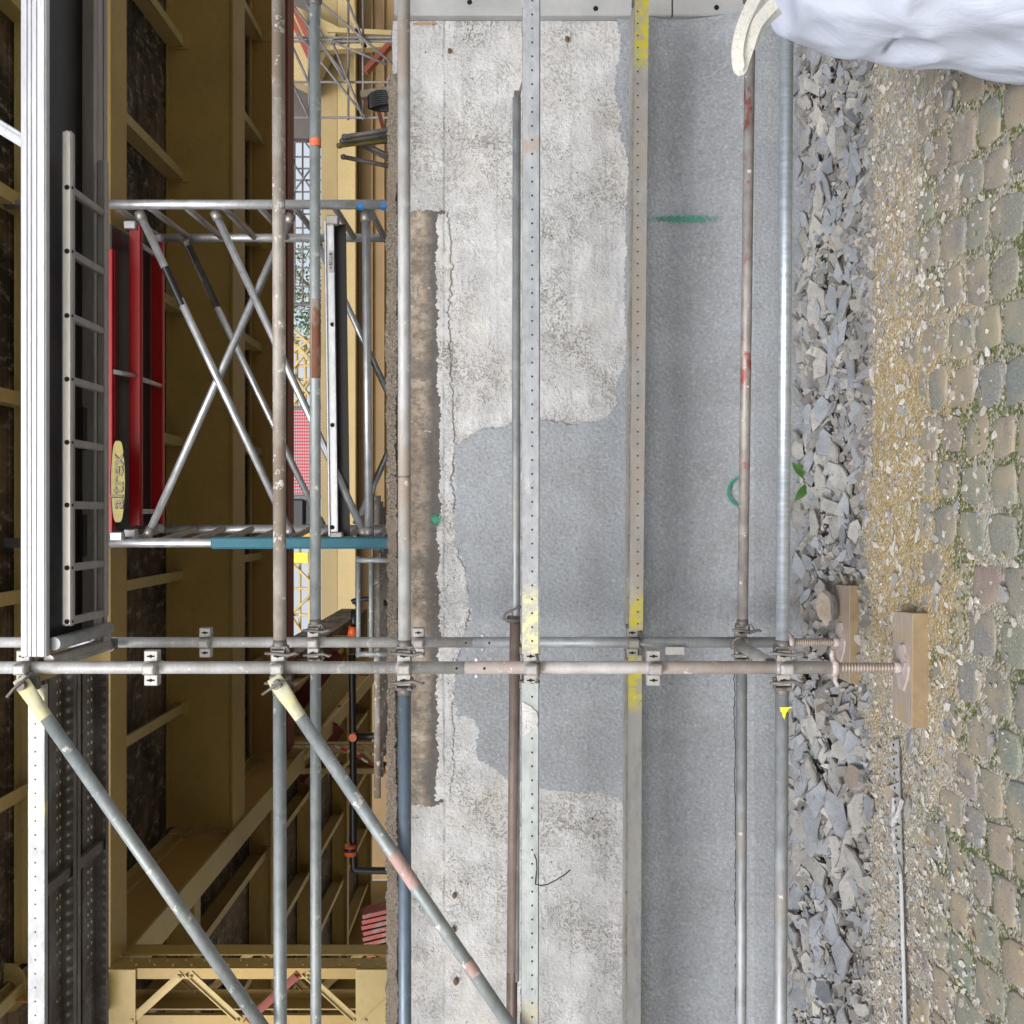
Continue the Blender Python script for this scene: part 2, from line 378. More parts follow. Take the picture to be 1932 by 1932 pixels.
def attrmat(name, rough=.85, fine=90, dark=.5, bump=.5):
    n = N(name); w_ = n.world(); at = n.attr('tone'); f = n.noise(fine, 6, src=w_, rough=.7)
    c = n.mix(n.ramp(f, .45, .7, 0, dark), at[0], (.12, .11, .10)); return n.fin(c, rough, 0, f, bump, .004)
m_pebble = attrmat('crushed_debris')
def solidmat(name, c, c2, fine=70, rough=.85, bump=.6):
    n = N(name); w_ = n.world(); f = n.noise(fine, 6, src=w_, rough=.7); m = n.noise(12, 6, src=w_)
    k = n.mix(n.ramp(m, .38, .62), c, c2); k = n.mix(n.ramp(f, .52, .72, 0, .6), k, tuple(x*.3 for x in c))
    return n.fin(k, rough, 0, f, bump, .006)
m_sh_face = solidmat('shard_painted_face', (.20, .222, .252), (.27, .292, .325), 100, .75, .3)
m_sh_face2 = solidmat('shard_pale_face', (.27, .268, .262), (.35, .348, .34), 60)
m_sh_brown = solidmat('shard_brown_face', (.27, .225, .185), (.34, .29, .245), 60)
m_sh_edge = solidmat('shard_broken_edge', (.19, .182, .172), (.29, .28, .265), 45, .9, 1.)
m_wood = None
def wood_mat():
    n = N('weathered_timber'); w_ = n.world()
    g = n.noise(10, 8, (.8, 14, 14), src=w_, rough=.7, dist=.4)
    c = n.mix(n.ramp(g, .35, .65), (.27, .215, .175), (.40, .345, .30)); c = n.mix(n.ramp(n.noise(30, 6, (.3, 6, 6), src=w_), .58, .72, 0, .6), c, (.16, .10, .06))
    c = n.mix(n.ramp(n.noise(14, 7, src=w_, loc=(1, 8, 1), rough=.7), .52, .62, 0, .75), c, (.36, .28, .15))
    return n.fin(c, .8, 0, g, .6, .004)
m_wood = wood_mat()
m_wood_s = paint('sandy_shaded_timber_side', (.27, .20, .115), (.21, .155, .09), .85, 14, (.20, .13, .06), .6, .5)  # sandy timber sides, side shade put into the colour so tops read brighter
def fabric_mat():
    n = N('woven_white_fabric'); w_ = n.world()
    a = n.noise(3.5, 5, (1, 1, .6), src=w_, dist=.8); wv = n.noise(230, 2, (1, 1, 1), src=w_)
    c = n.mix(n.ramp(a, .35, .7), (.62, .68, .83), (.67, .73, .87))
    h = n.math('ADD', n.math('MULTIPLY', a, 1.2), n.math('MULTIPLY', wv, .01))
    return n.fin(c, .5, 0, h, .3, .04)
m_fab = fabric_mat()
m_strap = solidmat('webbing_strap', (.62, .62, .58), (.70, .70, .66), 120, .7, .2)
m_leaf = solidmat('weed_leaf', (.035, .10, .018), (.06, .16, .03), 60, .5, .2)
def cover_mat(name, c):
    """sprayed or smeared paint with ragged see-through edges"""
    n = N(name); w_ = n.world(); tr = n.n('ShaderNodeBsdfTransparent'); mx = n.n('ShaderNodeMixShader')
    uv = n.sep(n.tc.outputs['Generated'])
    def fade(x): return n.ramp(n.math('ABSOLUTE', n.math('SUBTRACT', x, .5)), .2, .5, 1., 0.)
    dx_ = n.math('SUBTRACT', uv[0], .5); dz_ = n.math('SUBTRACT', uv[2], .5); k = n.ramp(n.math('SQRT', n.math('ADD', n.math('MULTIPLY', dx_, dx_), n.math('MULTIPLY', dz_, dz_))), .12, .5, 1., 0.)
    f = n.ramp(n.math('ADD', n.math('MULTIPLY', k, .5), n.noise(70, 6, src=w_, rough=.7)), .64, 1.12)
    n.fin(c, .7); n.l(f, mx.inputs[0]); n.l(tr.outputs[0], mx.inputs[1]); n.l(n.b.outputs[0], mx.inputs[2]); n.l(mx.outputs[0], n.out.inputs[0])
    return n.m
m_spray = cover_mat('green_spray', (.05, .27, .19))

# ------------------------------------------------------------ concrete wall with its layers
def fract(poly, amp, step, seed, closed=True, freq=3.):
    """subdivide an outline given in picture units and roughen it"""
    out = []; n = len(poly)
    for i in range(n if closed else n-1):
        a, b = poly[i], poly[(i+1) % n]; L = math.hypot(b[0]-a[0], b[1]-a[1]); k = max(1, int(L/step))
        nx, ny = -(b[1]-a[1])/max(L, 1e-6), (b[0]-a[0])/max(L, 1e-6)
        for j in range(k):
            t = j/k; x, y = a[0]+(b[0]-a[0])*t, a[1]+(b[1]-a[1])*t
            e = amp*(NZ(x/38, y/38, seed)*.8+NZ(x/11, y/11, seed+5)*.6+NZ(x/4, y/4, seed+9)*.5+NZ(x/1.7, y/1.7, seed+3)*.35)
            out.append((x+nx*e, y+ny*e))
    return out
def layer(name, poly, d0, d1, mat, parent, bevel=.004):
    """a coat of render between depths d0 (outer) and d1 (against the wall)"""
    m = MB(); a = [P(v, y, DW) for v, y in poly]; a = [Vector((p.x, d0, p.z)) for p in a]
    m.prism(a, (0, d1-d0, 0)); o = m.build(name, mat, parent)
    return o
XP = (966-38)/F*DW
wall = thing('concrete_wall', (0, DW, GZ), 'long concrete abutment wall with flaking grey render and rough white patches', 'wall')
mb = MB(); ZT = .60
# body with a gently uneven front face
nx, nz = 150, 56; x0, x1, z0, z1 = -6.5, XP, GZ-.3, ZT
vs = []
for j in range(nz+1):
    for i in range(nx+1):
        x = x0+(x1-x0)*i/nx; z = z0+(z1-z0)*j/nz
        e = .003*NZ(x*1.7, z*1.7, 3)+.002*NZ(x*6, z*6, 8)
        if j == nz: z += .012*NZ(x*7, 0, 2)
        vs.append((x, DW+.007+e, z))
fs = [(j*(nx+1)+i, j*(nx+1)+i+1, (j+1)*(nx+1)+i+1, (j+1)*(nx+1)+i) for j in range(nz) for i in range(nx)]
mb.add(vs, fs, True)
o = mb.build('wall_face', m_conc, wall, fixn=False)
mb = MB(); mb.box(((x0+x1)/2, DW+1.03+.04, (z0+ZT-.02)/2), (x1-x0-.01, 2.0, ZT-.02-z0)); mb.build('wall_core', m_conc, wall)
rc = [(1160,30),(1172,70),(1165,130),(1162,170),(1172,215),(1172,260),(1186,290),(1184,350),(1182,400),(1180,470),(1178,600),(1185,650),(1178,690),(1165,720),(1160,760),(1150,788),(1120,797),(1070,801),(1040,795),(1000,797),(975,803),(950,805),(905,812),(880,825),(858,840),(856,870),(860,910),(857,960),(860,1010),(866,1040),(875,1060),(880,1090),(886,1120),(890,1150),(885,1180),(876,1200),(866,1230),(862,1280),(857,1310),(861,1350),(880,1352),(893,1360),(905,1375),(900,1400),(902,1430),(930,1448),(955,1470),(985,1478),(1030,1488),(1090,1492),(1140,1497),(1165,1505),(1178,1520),(1181,1700),(1183,1932),(1186,2500),(1186,3300),(1412,3300),(1412,30)]
core = rc[:-4]
pl = fract(core, 7, 2, 1, closed=False)+rc[-4:]
layer('render_coat', pl, DW-.007, DW+.06, m_render, wall)
# render below the rear board; added hollow shapes the board's dark shadow band
mb = MB(); nx, nz = 90, 30; vs = []
for j in range(nz+1):
    for i in range(nx+1):
        v = 1192+(1414-1192)*j/nz; t = j/nz; p = P(v, 0, DW); x = -6.5+(XP+6.5)*i/nx; c_ = math.sin(math.pi*min(1, t**.7))**1.0
        dy = DW-.11+.098*c_*(1+.15*NZ(x*.9, 1))+.003*NZ(x*2, p.z*4, 4)
        vs.append((x, dy, p.z))
mb.add(vs, [(j*(nx+1)+i, j*(nx+1)+i+1, (j+1)*(nx+1)+i+1, (j+1)*(nx+1)+i) for j in range(nz) for i in range(nx)], True)
mb.build('shade_hollow', m_render, wall, fixn=False)
# lower plinth
layer('plinth', [(1413.5, 25), (1413.5, 3300), (1620, 3300), (1620, 25)], DW-.114, DW+.06, m_render, wall)
st = [(738,396),(780,398),(838,401),(832,450),(828,520),(835,600),(830,680),(838,760),(835,850),(840,950),(832,1000),(836,1100),(838,1200),(834,1300),(838,1400),(836,1512),(810,1520),(780,1521),(738,1522)]
layer('weathered_band', fract(st, 8, 2, 11), DW-.0005, DW+.06, m_stain, wall)
# pale mortar fillet under the band
fl = [(824,401),(846,400),(850,500),(846,620),(852,740),(856,835),(853,900),(858,960),(856,1020),(865,1050),(878,1085),(886,1130),(880,1180),(868,1220),(860,1270),(856,1340),(852,1500),(822,1510),(828,1400),(824,1300),(830,1200),(828,1100),(824,1000),(832,950),(827,850),(830,760),(822,680),(827,600),(820,520),(824,450)]
layer('mortar_fillet', fract(fl, 7, 1.6, 21, freq=5), DW-.002, DW+.06, m_conc, wall)
lip = [(734,148),(752,146),(756,230),(750,400),(752,620),(749,860),(753,1100),(748,1400),(752,1700),(750,2100),(750,3000),(731,3000),(732,1900),(731,1500),(733,1100),(731,700),(733,400)]
layer('wall_lip', fract(lip, 5, 2, 31), DW-.05, DW+.3, m_lip, wall)
cr = [(752,150),(762,190),(758,400),(764,700),(756,1000),(764,1300),(757,1600),(763,2000),(760,2800),(748,2800),(750,1500),(750,400)]
layer('crust', fract(cr, 8, 2, 41), DW-.004, DW+.06, m_conc, wall)
# green survey sprays on the render
def decal(name, poly, D, mat, parent, label=None):
    m = MB(); a = [P(v, y, D) for v, y in poly]; m.prism(a, (0, .0008, 0)); o = m.build(name, mat, parent); return tag(o, label)
decal('spray_mark', [(1195,402),(1195,424),(1378,424),(1378,402)], DW-.111, m_spray, wall, 'long green spray line')
decal('spray_mark', [(806,966),(806,996),(838,996),(838,966)], DW-.006, m_spray, wall, 'small green spray blot')
ring = MB()
pp = []
for k in range(15):
    t = R(100+ k*14); pp.append(P(1398+24*math.cos(t), 928-26*math.sin(t), DW-.100))
for a, b in zip(pp[:-1], pp[1:]):
    ring.bar(a, b+(b-a)*.1, .0008, .013, up=(b-a).cross(Vector((0, 1, 0))))
ring.build('spray_ring', N('green_spray_thin').fin((.03, .28, .19), .7), wall)
# crack in the render near the rear ledger, bolts and rust spots
cr = MB(); pts = [P(1386+5*NZ(y/60, 1)+3*NZ(y/9, 1)+ (y-1270)*.004, y, DW-.098) for y in range(1270, 1932, 6)]
for a, b in zip(pts[:-1], pts[1:]): cr.bar(a, b, .002, .0035)
cr.build('crack', m_hole, wall)
rs = MB()
for v, y, r in ((848, 96, .012), (1070, 74, .014), (1118, 1545, .006), (857, 1690, .014), (855, 1755, .016), (860, 1852, .017)):
    c = P(v, y, DW-.004); rs.ball(c, r, 1.2, .4, .8)
rs.build('rust_spot', paint('rust', (.18, .10, .06), (.10, .06, .04), .9, 30), wall)
# smooth cast pier at the right
pier = thing('concrete_pier', (XP+1.4, DW, GZ), 'smooth pale cast concrete pier with shutter holes beside the rough wall', 'pier')
mb = MB(); y38 = DW-.045
zs = [GZ-.3, -.80, -.10, .59]; xsn = [XP, XP+1.15, XP+2.3, XP+3.4]
for i in range(3):
    for j in range(3):
        mb.box(((xsn[i]+xsn[i+1])/2, y38+1.0, (zs[j]+zs[j+1])/2), (xsn[i+1]-xsn[i]-.006, 2.0, zs[j+1]-zs[j]-.006), bev=.006)
mb.build('pier_body', m_pier, pier)
mb = MB()
for v, y in ((886, 4), (1124, 16), (1352, 14)):
    c = P(v, y, DW-.046); mb.tube(c, c+Vector((0, .004, 0)), .013, 12)
mb.build('shutter_hole', m_hole, pier)
mb = MB(); pts = [P(780+i*2.2, 44+1.4*NZ(i/3., 1), DW-.012) for i in range(17)]; mb.path(pts, .004, 6); mb.ball(pts[-1], .008)
tag(mb.build('foam_bead', N('orange_foam').fin((.55, .26, .05), .7), None), 'thin line of orange foam between the wall and the pale pier', 'sealant')

# ------------------------------------------------------------ ground
mb = MB(); mb.add([(-250, -150, GZ-.06), (250, -150, GZ-.06), (250, 400, GZ-.06), (-250, 400, GZ-.06)], [(0, 1, 2, 3)])
tag(mb.build('ground', m_ground, None, fixn=False), kind='structure')
def gh(x, y):
    """height of the sand and grit between and over the setts"""
    t = min(1, max(0, (y-3.55-.22*NZ(x*1.3, 4))/.75)); t = t*t*(3-2*t)
    h = -.0085+.0115*t
    if abs(x+.55) < 1.6: h += .009*max(0, 1-abs(x+.45)/1.0)*min(1, max(0, (y-3.2)/.4))
    h += .006*NZ(x*3.1, y*3.1, 1)+.004*NZ(x*11, y*11, 2)+.0022*NZ(x*34, y*34, 3)
    return GZ+h
mb = MB(); x0, x1, y0, y1 = -3.2, 3.0, 2.3, 5.09; nx, ny = 330, 170
vs = [(x0+(x1-x0)*i/nx, y0+(y1-y0)*j/ny, gh(x0+(x1-x0)*i/nx, y0+(y1-y0)*j/ny)) for j in range(ny+1) for i in range(nx+1)]
mb.add(vs, [(j*(nx+1)+i, j*(nx+1)+i+1, (j+1)*(nx+1)+i+1, (j+1)*(nx+1)+i) for j in range(ny) for i in range(nx)], True)
tag(mb.build('sand', m_ground, None, fixn=False), kind='structure')

def build_toned(verts, faces, tones, name, mat, smooth=True):
    """tones: one colour per face, a property of the stone itself"""
    me = bpy.data.meshes.new(name); me.from_pydata(verts, [], faces); me.update(); me.materials.append(mat)
    at = me.color_attributes.new('tone', 'FLOAT_COLOR', 'CORNER')
    k = 0
    for p, t in zip(me.polygons, tones):
        p.use_smooth = smooth
        for _ in range(p.loop_total): at.data[k].color = (*t, 1); k += 1
    o = bpy.data.objects.new(name, me); col.objects.link(o); return o
V_, F_, T_ = [], [], []
tonesS = [(.185, .195, .178), (.200, .205, .184), (.225, .218, .185), (.228, .210, .174), (.182, .192, .174), (.215, .208, .178), (.225, .196, .160), (.200, .204, .174)]
x = -4.2; ci = 0
while x < 4.2:
    wd = rnd.uniform(.150, .178); y = 1.2+rnd.uniform(0, .15)
    while y < 5.0:
        ln = rnd.uniform(.165, .235); cx, cy = x+wd/2+.05*math.sin(y*1.7+x*.6)+rnd.uniform(-.008, .008), y+ln/2
        hx, hy = wd/2-.004-rnd.uniform(0, .010), ln/2-.004-rnd.uniform(0, .010); n = 12; rot = rnd.uniform(-.10, .10)
        hz = rnd.uniform(-.004, .001); sk = rnd.uniform(-.12, .12); tone = rnd.choice(tonesS)
        tn = tuple(c*rnd.uniform(.9, 1.1) for c in tone); o = len(V_)
        jit = [rnd.uniform(.88, 1.05) for _ in range(n)]
        for ring, (sc_, zz) in enumerate(((1.02, -.06), (1.0, -.010), (.975, -.003), (.90, -.0005), (.5, 0))):
            for k in range(n):
                t = 2*math.pi*(k+.5)/n; c, s = math.cos(t), math.sin(t); p = 3.6
                p = 6; rr = (abs(c)**p+abs(s)**p)**(-1/p)*sc_*jit[k]
                a, b = rr*c*hx, rr*s*hy; a += sk*b; a, b = a*math.cos(rot)-b*math.sin(rot), a*math.sin(rot)+b*math.cos(rot)
                V_.append((cx+a, cy+b, GZ+hz+zz+(.002*NZ((cx+a)*25, (cy+b)*25, 5) if ring > 1 else 0)))
        for rg in range(4):
            for k in range(n): F_.append((o+rg*n+k, o+rg*n+(k+1) % n, o+(rg+1)*n+(k+1) % n, o+(rg+1)*n+k)); T_.append(tn)
        F_.append([o+4*n+k for k in range(n)]); T_.append(tn)
        y += ln
    x += wd; ci += 1
tag(build_toned(V_, F_, T_, 'paving', m_stone), kind='structure')

# grit and chips of debris: nobody could count them
V_, F_, T_ = [], [], []
def chip(cx, cy, cz, s, tone, flat=.5, el=1.):
    o = len(V_); a = rnd.uniform(0, 6.28); ca, sa = math.cos(a), math.sin(a); n = 5
    tl = rnd.uniform(-.4, .4)
    for zz, q in ((-.5, .8), (.45, 1.)):
        for k in range(n):
            t = 2*math.pi*k/n+a*3; r = s*q*rnd.uniform(.6, 1.15)
            u, v = r*math.cos(t)*el, r*math.sin(t)
            V_.append((cx+u*ca-v*sa, cy+u*sa+v*ca, cz+s*flat*zz+tl*u*.5))
    F_.append([o+n+k for k in range(n)]); T_.append(tone)
    for k in range(n): F_.append((o+k, o+(k+1) % n, o+n+(k+1) % n, o+n+k)); T_.append(tone)
tonesG = [(.62, .60, .55), (.55, .52, .46), (.50, .45, .37), (.40, .37, .33), (.66, .65, .62), (.45, .36, .22), (.30, .29, .28), (.58, .52, .42), (.36, .38, .42)]
for i in range(30000):
    x = rnd.uniform(-2.6, 2.3); y = 3.0+2.0*rnd.random()**.8
    dens = .30+.7*max(0, min(1, (y-3.3)/.7))
    if x < -.9: dens = min(1, dens+.15)
    if abs(x+.2) < .8 and 3.6 < y < 4.4: dens *= .55
    if rnd.random() > dens: continue
    s = .0022+.0115*rnd.random()**4.5
    h = gh(x, y); hz = h if h > GZ-.002 or rnd.random() < .6 else GZ+.001
    t = rnd.choice(tonesG); q = rnd.uniform(.75, 1.08)
    chip(x, y, hz+s*.2, s, tuple(min(.75, c*q) for c in t), rnd.uniform(.35, .9), rnd.uniform(1, 1.7))
for i in range(1500):
    x = rnd.uniform(-2.4, 2.2); y = rnd.triangular(3.2, 4.45, 4.15)
    s = .005+.014*rnd.random()**2.6; t = rnd.choice([(.58, .57, .53), (.50, .47, .42), (.62, .60, .55), (.40, .37, .33), (.33, .34, .36)])
    chip(x, y, max(gh(x, y), GZ-.004)+s*.15, s, t, rnd.uniform(.2, .45), rnd.uniform(1.1, 2.2))
tag(build_toned(V_, F_, T_, 'grit', m_pebble, False), 'loose grit and chips scattered over the sand and setts', 'grit', kind='stuff')

# tufts of moss in the joints near the camera
V_, F_, T_ = [], [], []
for i in range(11000):
    x = rnd.uniform(-1.7, 2.0); y = rnd.uniform(2.9, 3.75)
    if noise.fractal(Vector((x*1.5, y*1.5, 6)), 1, 2, 3) < .02+ (.14 if x < .1 else -.06): continue
    if gh(x, y) > GZ-.003: continue
    s = rnd.uniform(.003, .0085); g = rnd.uniform(.7, 1.3)
    chip(x, y, gh(x, y)-.001, s, (.10*g, .13*g, .018*g), .9)
tag(build_toned(V_, F_, T_, 'moss', m_pebble, False), 'green moss growing in the joints of the setts', 'moss', kind='stuff')

# ------------------------------------------------------------ rubble heap: shards of broken render
def heap(x, y):
    """height of the heap above ground"""
    t = max(0., min(1., (y-4.42-.05*NZ(x*2.2, 7))/.5)); w_ = .125+.03*NZ(x*1.4, 2)+(.035 if x < -.75 else 0)
    if -.80 < x < -.30 and y < 4.74: return 0
    return w_*t*t*(3-2*t)
mb = MB(); nx, ny = 260, 34; vs = []
for j in range(ny+1):
    for i in range(nx+1):
        x = -4+6.4*i/nx; y = 4.40+.69*j/ny; vs.append((x, y, GZ-.014+heap(x, y)*.72+.012*NZ(x*18, y*18, 3)+.006*NZ(x*50, y*50, 3)))
mb.add(vs, [(j*(nx+1)+i, j*(nx+1)+i+1, (j+1)*(nx+1)+i+1, (j+1)*(nx+1)+i) for j in range(ny) for i in range(nx)], True)
tag(mb.build('rubble_dust', m_sh_edge, None, fixn=False), 'crumbled mortar and dust under the shards along the wall', 'rubble', kind='stuff')
def shard_mesh(L, Wd, T, seed):
    r = random.Random(seed); n = r.choice([4, 5, 5, 6, 6]); pts = []
    for k in range(n):
        t = 2*math.pi*(k+r.uniform(-.3, .3))/n; q = r.uniform(.82, 1.12)*(abs(math.cos(t))**3+abs(math.sin(t))**3)**(-1/3); pts.append((L/2*q*math.cos(t), Wd/2*q*math.sin(t)))
    m = MB(); rings = []
    dx, dy = r.uniform(-.18, .18)*T, r.uniform(-.18, .18)*T
    # rough outline
    op = []
    for i in range(n):
        a, b = pts[i], pts[(i+1) % n]
        for j in range(3):
            t = j/3; e = .05*Wd*r.uniform(-1, 1)*(1 if j else .3); op.append((a[0]+(b[0]-a[0])*t+e, a[1]+(b[1]-a[1])*t+e))
    nn = len(op)
    for q, zz in ((.97, T/2), (1.03, T*.1), (.9, -T/2)):
        rings.append([Vector((px*q+r.uniform(-1, 1)*.06*T, py*q+r.uniform(-1, 1)*.06*T, zz+(r.uniform(-.12, .12)*T if zz < T/2 else 0))) for px, py in op])
    m.add(rings[0], [list(range(nn))], False, 0)
    for ra, rb in ((0, 1), (1, 2)):
        m.add(rings[ra]+rings[rb], [(i, nn+i, nn+(i+1) % nn, (i+1) % nn) for i in range(nn)], False, 1)
    m.add(rings[2], [list(range(nn))[::-1]], False, 1)
    return m
shard_lib = []
for k in range(26):
    L = rnd.uniform(.08, .20); Wd = L*rnd.uniform(.26, .58); T = rnd.uniform(.009, .026)
    face = (m_sh_face, m_sh_face2, m_sh_face, m_sh_face, m_sh_face2, m_sh_face, m_sh_brown)[k % 7] if k % 14 != 6 else m_sh_face
    mm = shard_mesh(L, Wd, T, 100+k); me = bpy.data.meshes.new('shard')
    me.from_pydata(mm.v, [], mm.f); me.update(); me.materials.append(face); me.materials.append(m_sh_edge)
    for p, mi in zip(me.polygons, mm.m): p.material_index = mi
    shard_lib.append((me, L))
def put(me, name, loc, rot, s, label, group, cat='rubble'):
    o = bpy.data.objects.new(name, me); col.objects.link(o); o.location = loc; o.rotation_euler = rot; o.scale = (s, s, s)
    return tag(o, label, cat, group)
cnt = 0
for i in range(290):
    x = -2.35+4.5*(i+rnd.random())/290; u = rnd.random(); y = 4.47+.56*u; h = heap(x, y)
    me, L = rnd.choice(shard_lib); s = rnd.uniform(.75, 1.25)*(1.2 if x < -.7 else .95)
    if -.86 < x < -.22 and y < 4.80: continue
    if x > -.7 and rnd.random() < .18: me, L = shard_lib[rnd.choice([0, 1, 5, 6, 10, 11])]
    rz = rnd.gauss(0, .38); tx = R(rnd.uniform(10, 58)); ty = R(rnd.gauss(0, 14))
    if i % 3 == 0: tx = R(rnd.uniform(60, 105))
    put(me, 'shard', (x, y, GZ+h+rnd.uniform(.0, .035)), (tx, ty, rz), s, 'broken shard of grey render lying in the heap at the foot of the wall', 'shards of broken render heaped along the wall')
# smaller pieces between them
V_, F_, T_ = [], [], []
tonesR = [(.23, .245, .27), (.27, .285, .31), (.30, .295, .28), (.25, .242, .23), (.36, .35, .33), (.18, .175, .17)]
for i in range(8500):
    x = rnd.uniform(-2.8, 2.3); y = 4.36+.68*rnd.random()
    if -.80 < x < -.30 and 4.48 < y < 4.74: continue
    s = .005+.030*rnd.random()**3; q = rnd.uniform(.8, 1.1); t = rnd.choice(tonesR)
    o0 = len(V_); chip(x, y, GZ+heap(x, y)+rnd.uniform(-.008, .012), s, tuple(c*q for c in t), rnd.uniform(.18, .6), rnd.uniform(1, 2.4))
    # tip each piece a little
    c = Vector((x, y, GZ+heap(x, y))); m = Matrix.Rotation(rnd.uniform(-.3, 1.5), 3, 'X') @ Matrix.Rotation(rnd.uniform(-.6, .6), 3, 'Y')
    for k in range(o0, len(V_)): V_[k] = tuple(c+m @ (Vector(V_[k])-c))
tag(build_toned(V_, F_, T_, 'rubble', m_pebble, False), 'small crumbs of render and concrete filling the heap along the wall', 'rubble', kind='stuff')
# the larger pieces that can be told apart
def bigshard(v, y, L, Wd, T, rot, face, label, seed, h=.10, cat='shard', group=None):
    mm = shard_mesh(L, Wd, T, seed); me = bpy.data.meshes.new('shard'); me.from_pydata(mm.v, [], mm.f); me.update()
    me.materials.append(face); me.materials.append(m_sh_edge)
    for p, mi in zip(me.polygons, mm.m): p.material_index = mi
    put(me, 'shard', G(v, y, h), tuple(R(a) for a in rot), 1, label, group, cat)
bigshard(1540, 1575, .20, .13, .03, (42, 4, 10), m_sh_face, 'big blue grey slab of render, largest flat one in the heap, left of the poles', 301, .12)
bigshard(1504, 1552, .13, .08, .025, (50, -8, -25), m_sh_face, 'blue grey slab of render just above and right of the largest slab', 302, .13)
bigshard(1520, 1610, .12, .11, .022, (38, 10, 30), m_sh_face, 'blue grey square slab of render just below the largest slab in the heap', 303, .12)
bigshard(1557, 1630, .13, .09, .02, (30, 0, 70), m_sh_face, 'blue grey slab of render at the front edge of the heap, bottom left', 304, .07)
bigshard(1618, 1466, .13, .13, .06, (18, 5, 40), m_sh_brown, 'pinkish brown lump of concrete lying on the sand in front of the heap', 305, .03)
bigshard(1640, 1522, .10, .07, .014, (10, 4, 15), m_sh_face, 'pale blue chip with square marks on the ground beside the brown lump', 306, .02)
bigshard(1560, 1150, .17, .09, .05, (35, -6, 5), m_sh_brown, 'long brown chunk of concrete leaning just behind the back timber block', 307, .12)
bigshard(1552, 1118, .14, .06, .04, (50, 0, 40), m_sh_face2, 'pale chunk of concrete leaning behind the brown chunk by the back timber', 308, .12)
bigshard(1524, 1336, .15, .09, .07, (30, 8, 15), m_sh_brown, 'brown brick-like lump just left of the front ledger clamp', 309, .13)
bigshard(1556, 1330, .16, .07, .05, (40, 14, 65), m_sh_brown, 'long grey brown lump standing up just left of the front standard', 310, .10)
bigshard(1590, 1350, .13, .07, .05, (60, 8, 90), m_sh_face2, 'squared pale lump left of the front jack handle', 311, .06)
bigshard(1512, 1388, .13, .10, .07, (35, -10, 50), m_sh_brown, 'brown broken lump on the top edge of the heap left of the yellow tape', 312, .14)
bigshard(1550, 800-25, .14, .08, .02, (45, 0, 8), m_sh_face, 'blue grey diamond-shaped slab of render standing in the middle of the right-hand heap', 313, .12)
bigshard(1548, 690, .17, .08, .02, (50, 4, 5), m_sh_face2, 'pale grey wedge of render in the heap behind the green spray line', 314, .12)
bigshard(1505, 850, .11, .06, .012, (78, 0, 10), m_sh_face2, 'pale flat flake leaning against the plinth above the weed', 315, .17)
bigshard(1570, 1262, .13, .06, .03, (40, 0, 60), m_sh_face2, 'grey slab propped between the two scaffold feet', 316, .08)
bigshard(1555, 1800, .34, .09, .03, (60, 3, 4), m_sh_face, 'very long grey slab of render lying along the wall at the left end', 317, .10)
bigshard(1530, 1850, .36, .07, .03, (75, 4, -3), m_sh_face, 'long thin slab of render on edge against the wall at the left end', 318, .13)
bigshard(1590, 1800, .18, .10, .03, (45, 10, 20), m_sh_face, 'grey blue slab leaning on the long slab at the left end', 319, .07)
bigshard(1588, 1455-40, .10, .10, .04, (40, 0, 20), m_sh_face2, 'pale cube-like chunk at the front of the heap under the yellow tape', 320, .06)
# single stones on the sand and setts
def loose(v, y, s, face, label, seed, el=1.6):
    bigshard(v, y, s*el, s, s*.35, (rnd.uniform(-12, 22), rnd.uniform(-10, 10), rnd.uniform(-40, 40)), face, label, seed, s*.2, 'stone')
loose(1756, 282, .045, m_sh_face2, 'white flat chip on the setts right of the sand', 401)
loose(1790, 188, .05, m_sh_face2, 'cream oblong chip near the corner of the white bag', 402)
loose(1690, 1093, .05, m_sh_face2, 'pale chip on the sand between the two timber blocks and the setts', 403)
loose(1600, 940, .09, m_sh_brown, 'short brown block lying flat in front of the weed', 404, 1.8)
loose(1718, 1398, .055, m_sh_face, 'blue grey pointed chip on the sand beside the end of the zigzag strip', 405, 2.0)
loose(1714, 1518+8, .05, m_sh_face2, 'cream curved chip beside the zigzag strip, upper one', 406, 1.8)
loose(1722, 1612, .04, m_sh_face2, 'cream chip beside the zigzag strip, lower one', 407, 1.8)
loose(1893, 1120, .04, m_sh_face2, 'white chip lying on the setts directly right of the timber blocks', 408, 1.8)
loose(1684, 1495, .06, m_sh_brown, 'pink brown chip just left of the zigzag strip', 409, 1.4)
loose(1660, 1418, .05, m_sh_face2, 'white knobbly lump between the heap and the zigzag strip', 410, 1.3)
loose(1870, 1398+1, .03, m_sh_face2, 'small cream pebble on the setts below the front timber', 411, 1.3)
loose(1770, 1110, .035, m_sh_face2, 'upright white chip beside the right end of the front timber', 412, 1.5)

# ------------------------------------------------------------ timber blocks
def timber(pts, zt, label):
    m = MB(); a = [Vector((p.x, p.y, GZ-.01)) for p in pts]; m.prism(a, (0, 0, zt-(GZ-.01)), 0, 1)
    o = m.build('timber_block', [m_wood, m_wood_s], None); bv = o.modifiers.new('b', 'BEVEL'); bv.width = .004; bv.segments = 2
    return tag(o, label, 'timber block', 'timber blocks under the scaffold feet')
timber([Vector((-.375, 3.775, 0)), Vector((-.805, 3.785, 0)), Vector((-.80, 3.985, 0)), Vector((-.385, 3.965, 0))], -1.488, 'front timber block on the sand, under the rusty pink jack foot')
timber([Vector((-.325, 4.50, 0)), Vector((-.76, 4.50, 0)), Vector((-.76, 4.71, 0)), Vector((-.335, 4.70, 0))], -1.494, 'back timber block half buried in rubble, under the rear jack foot')

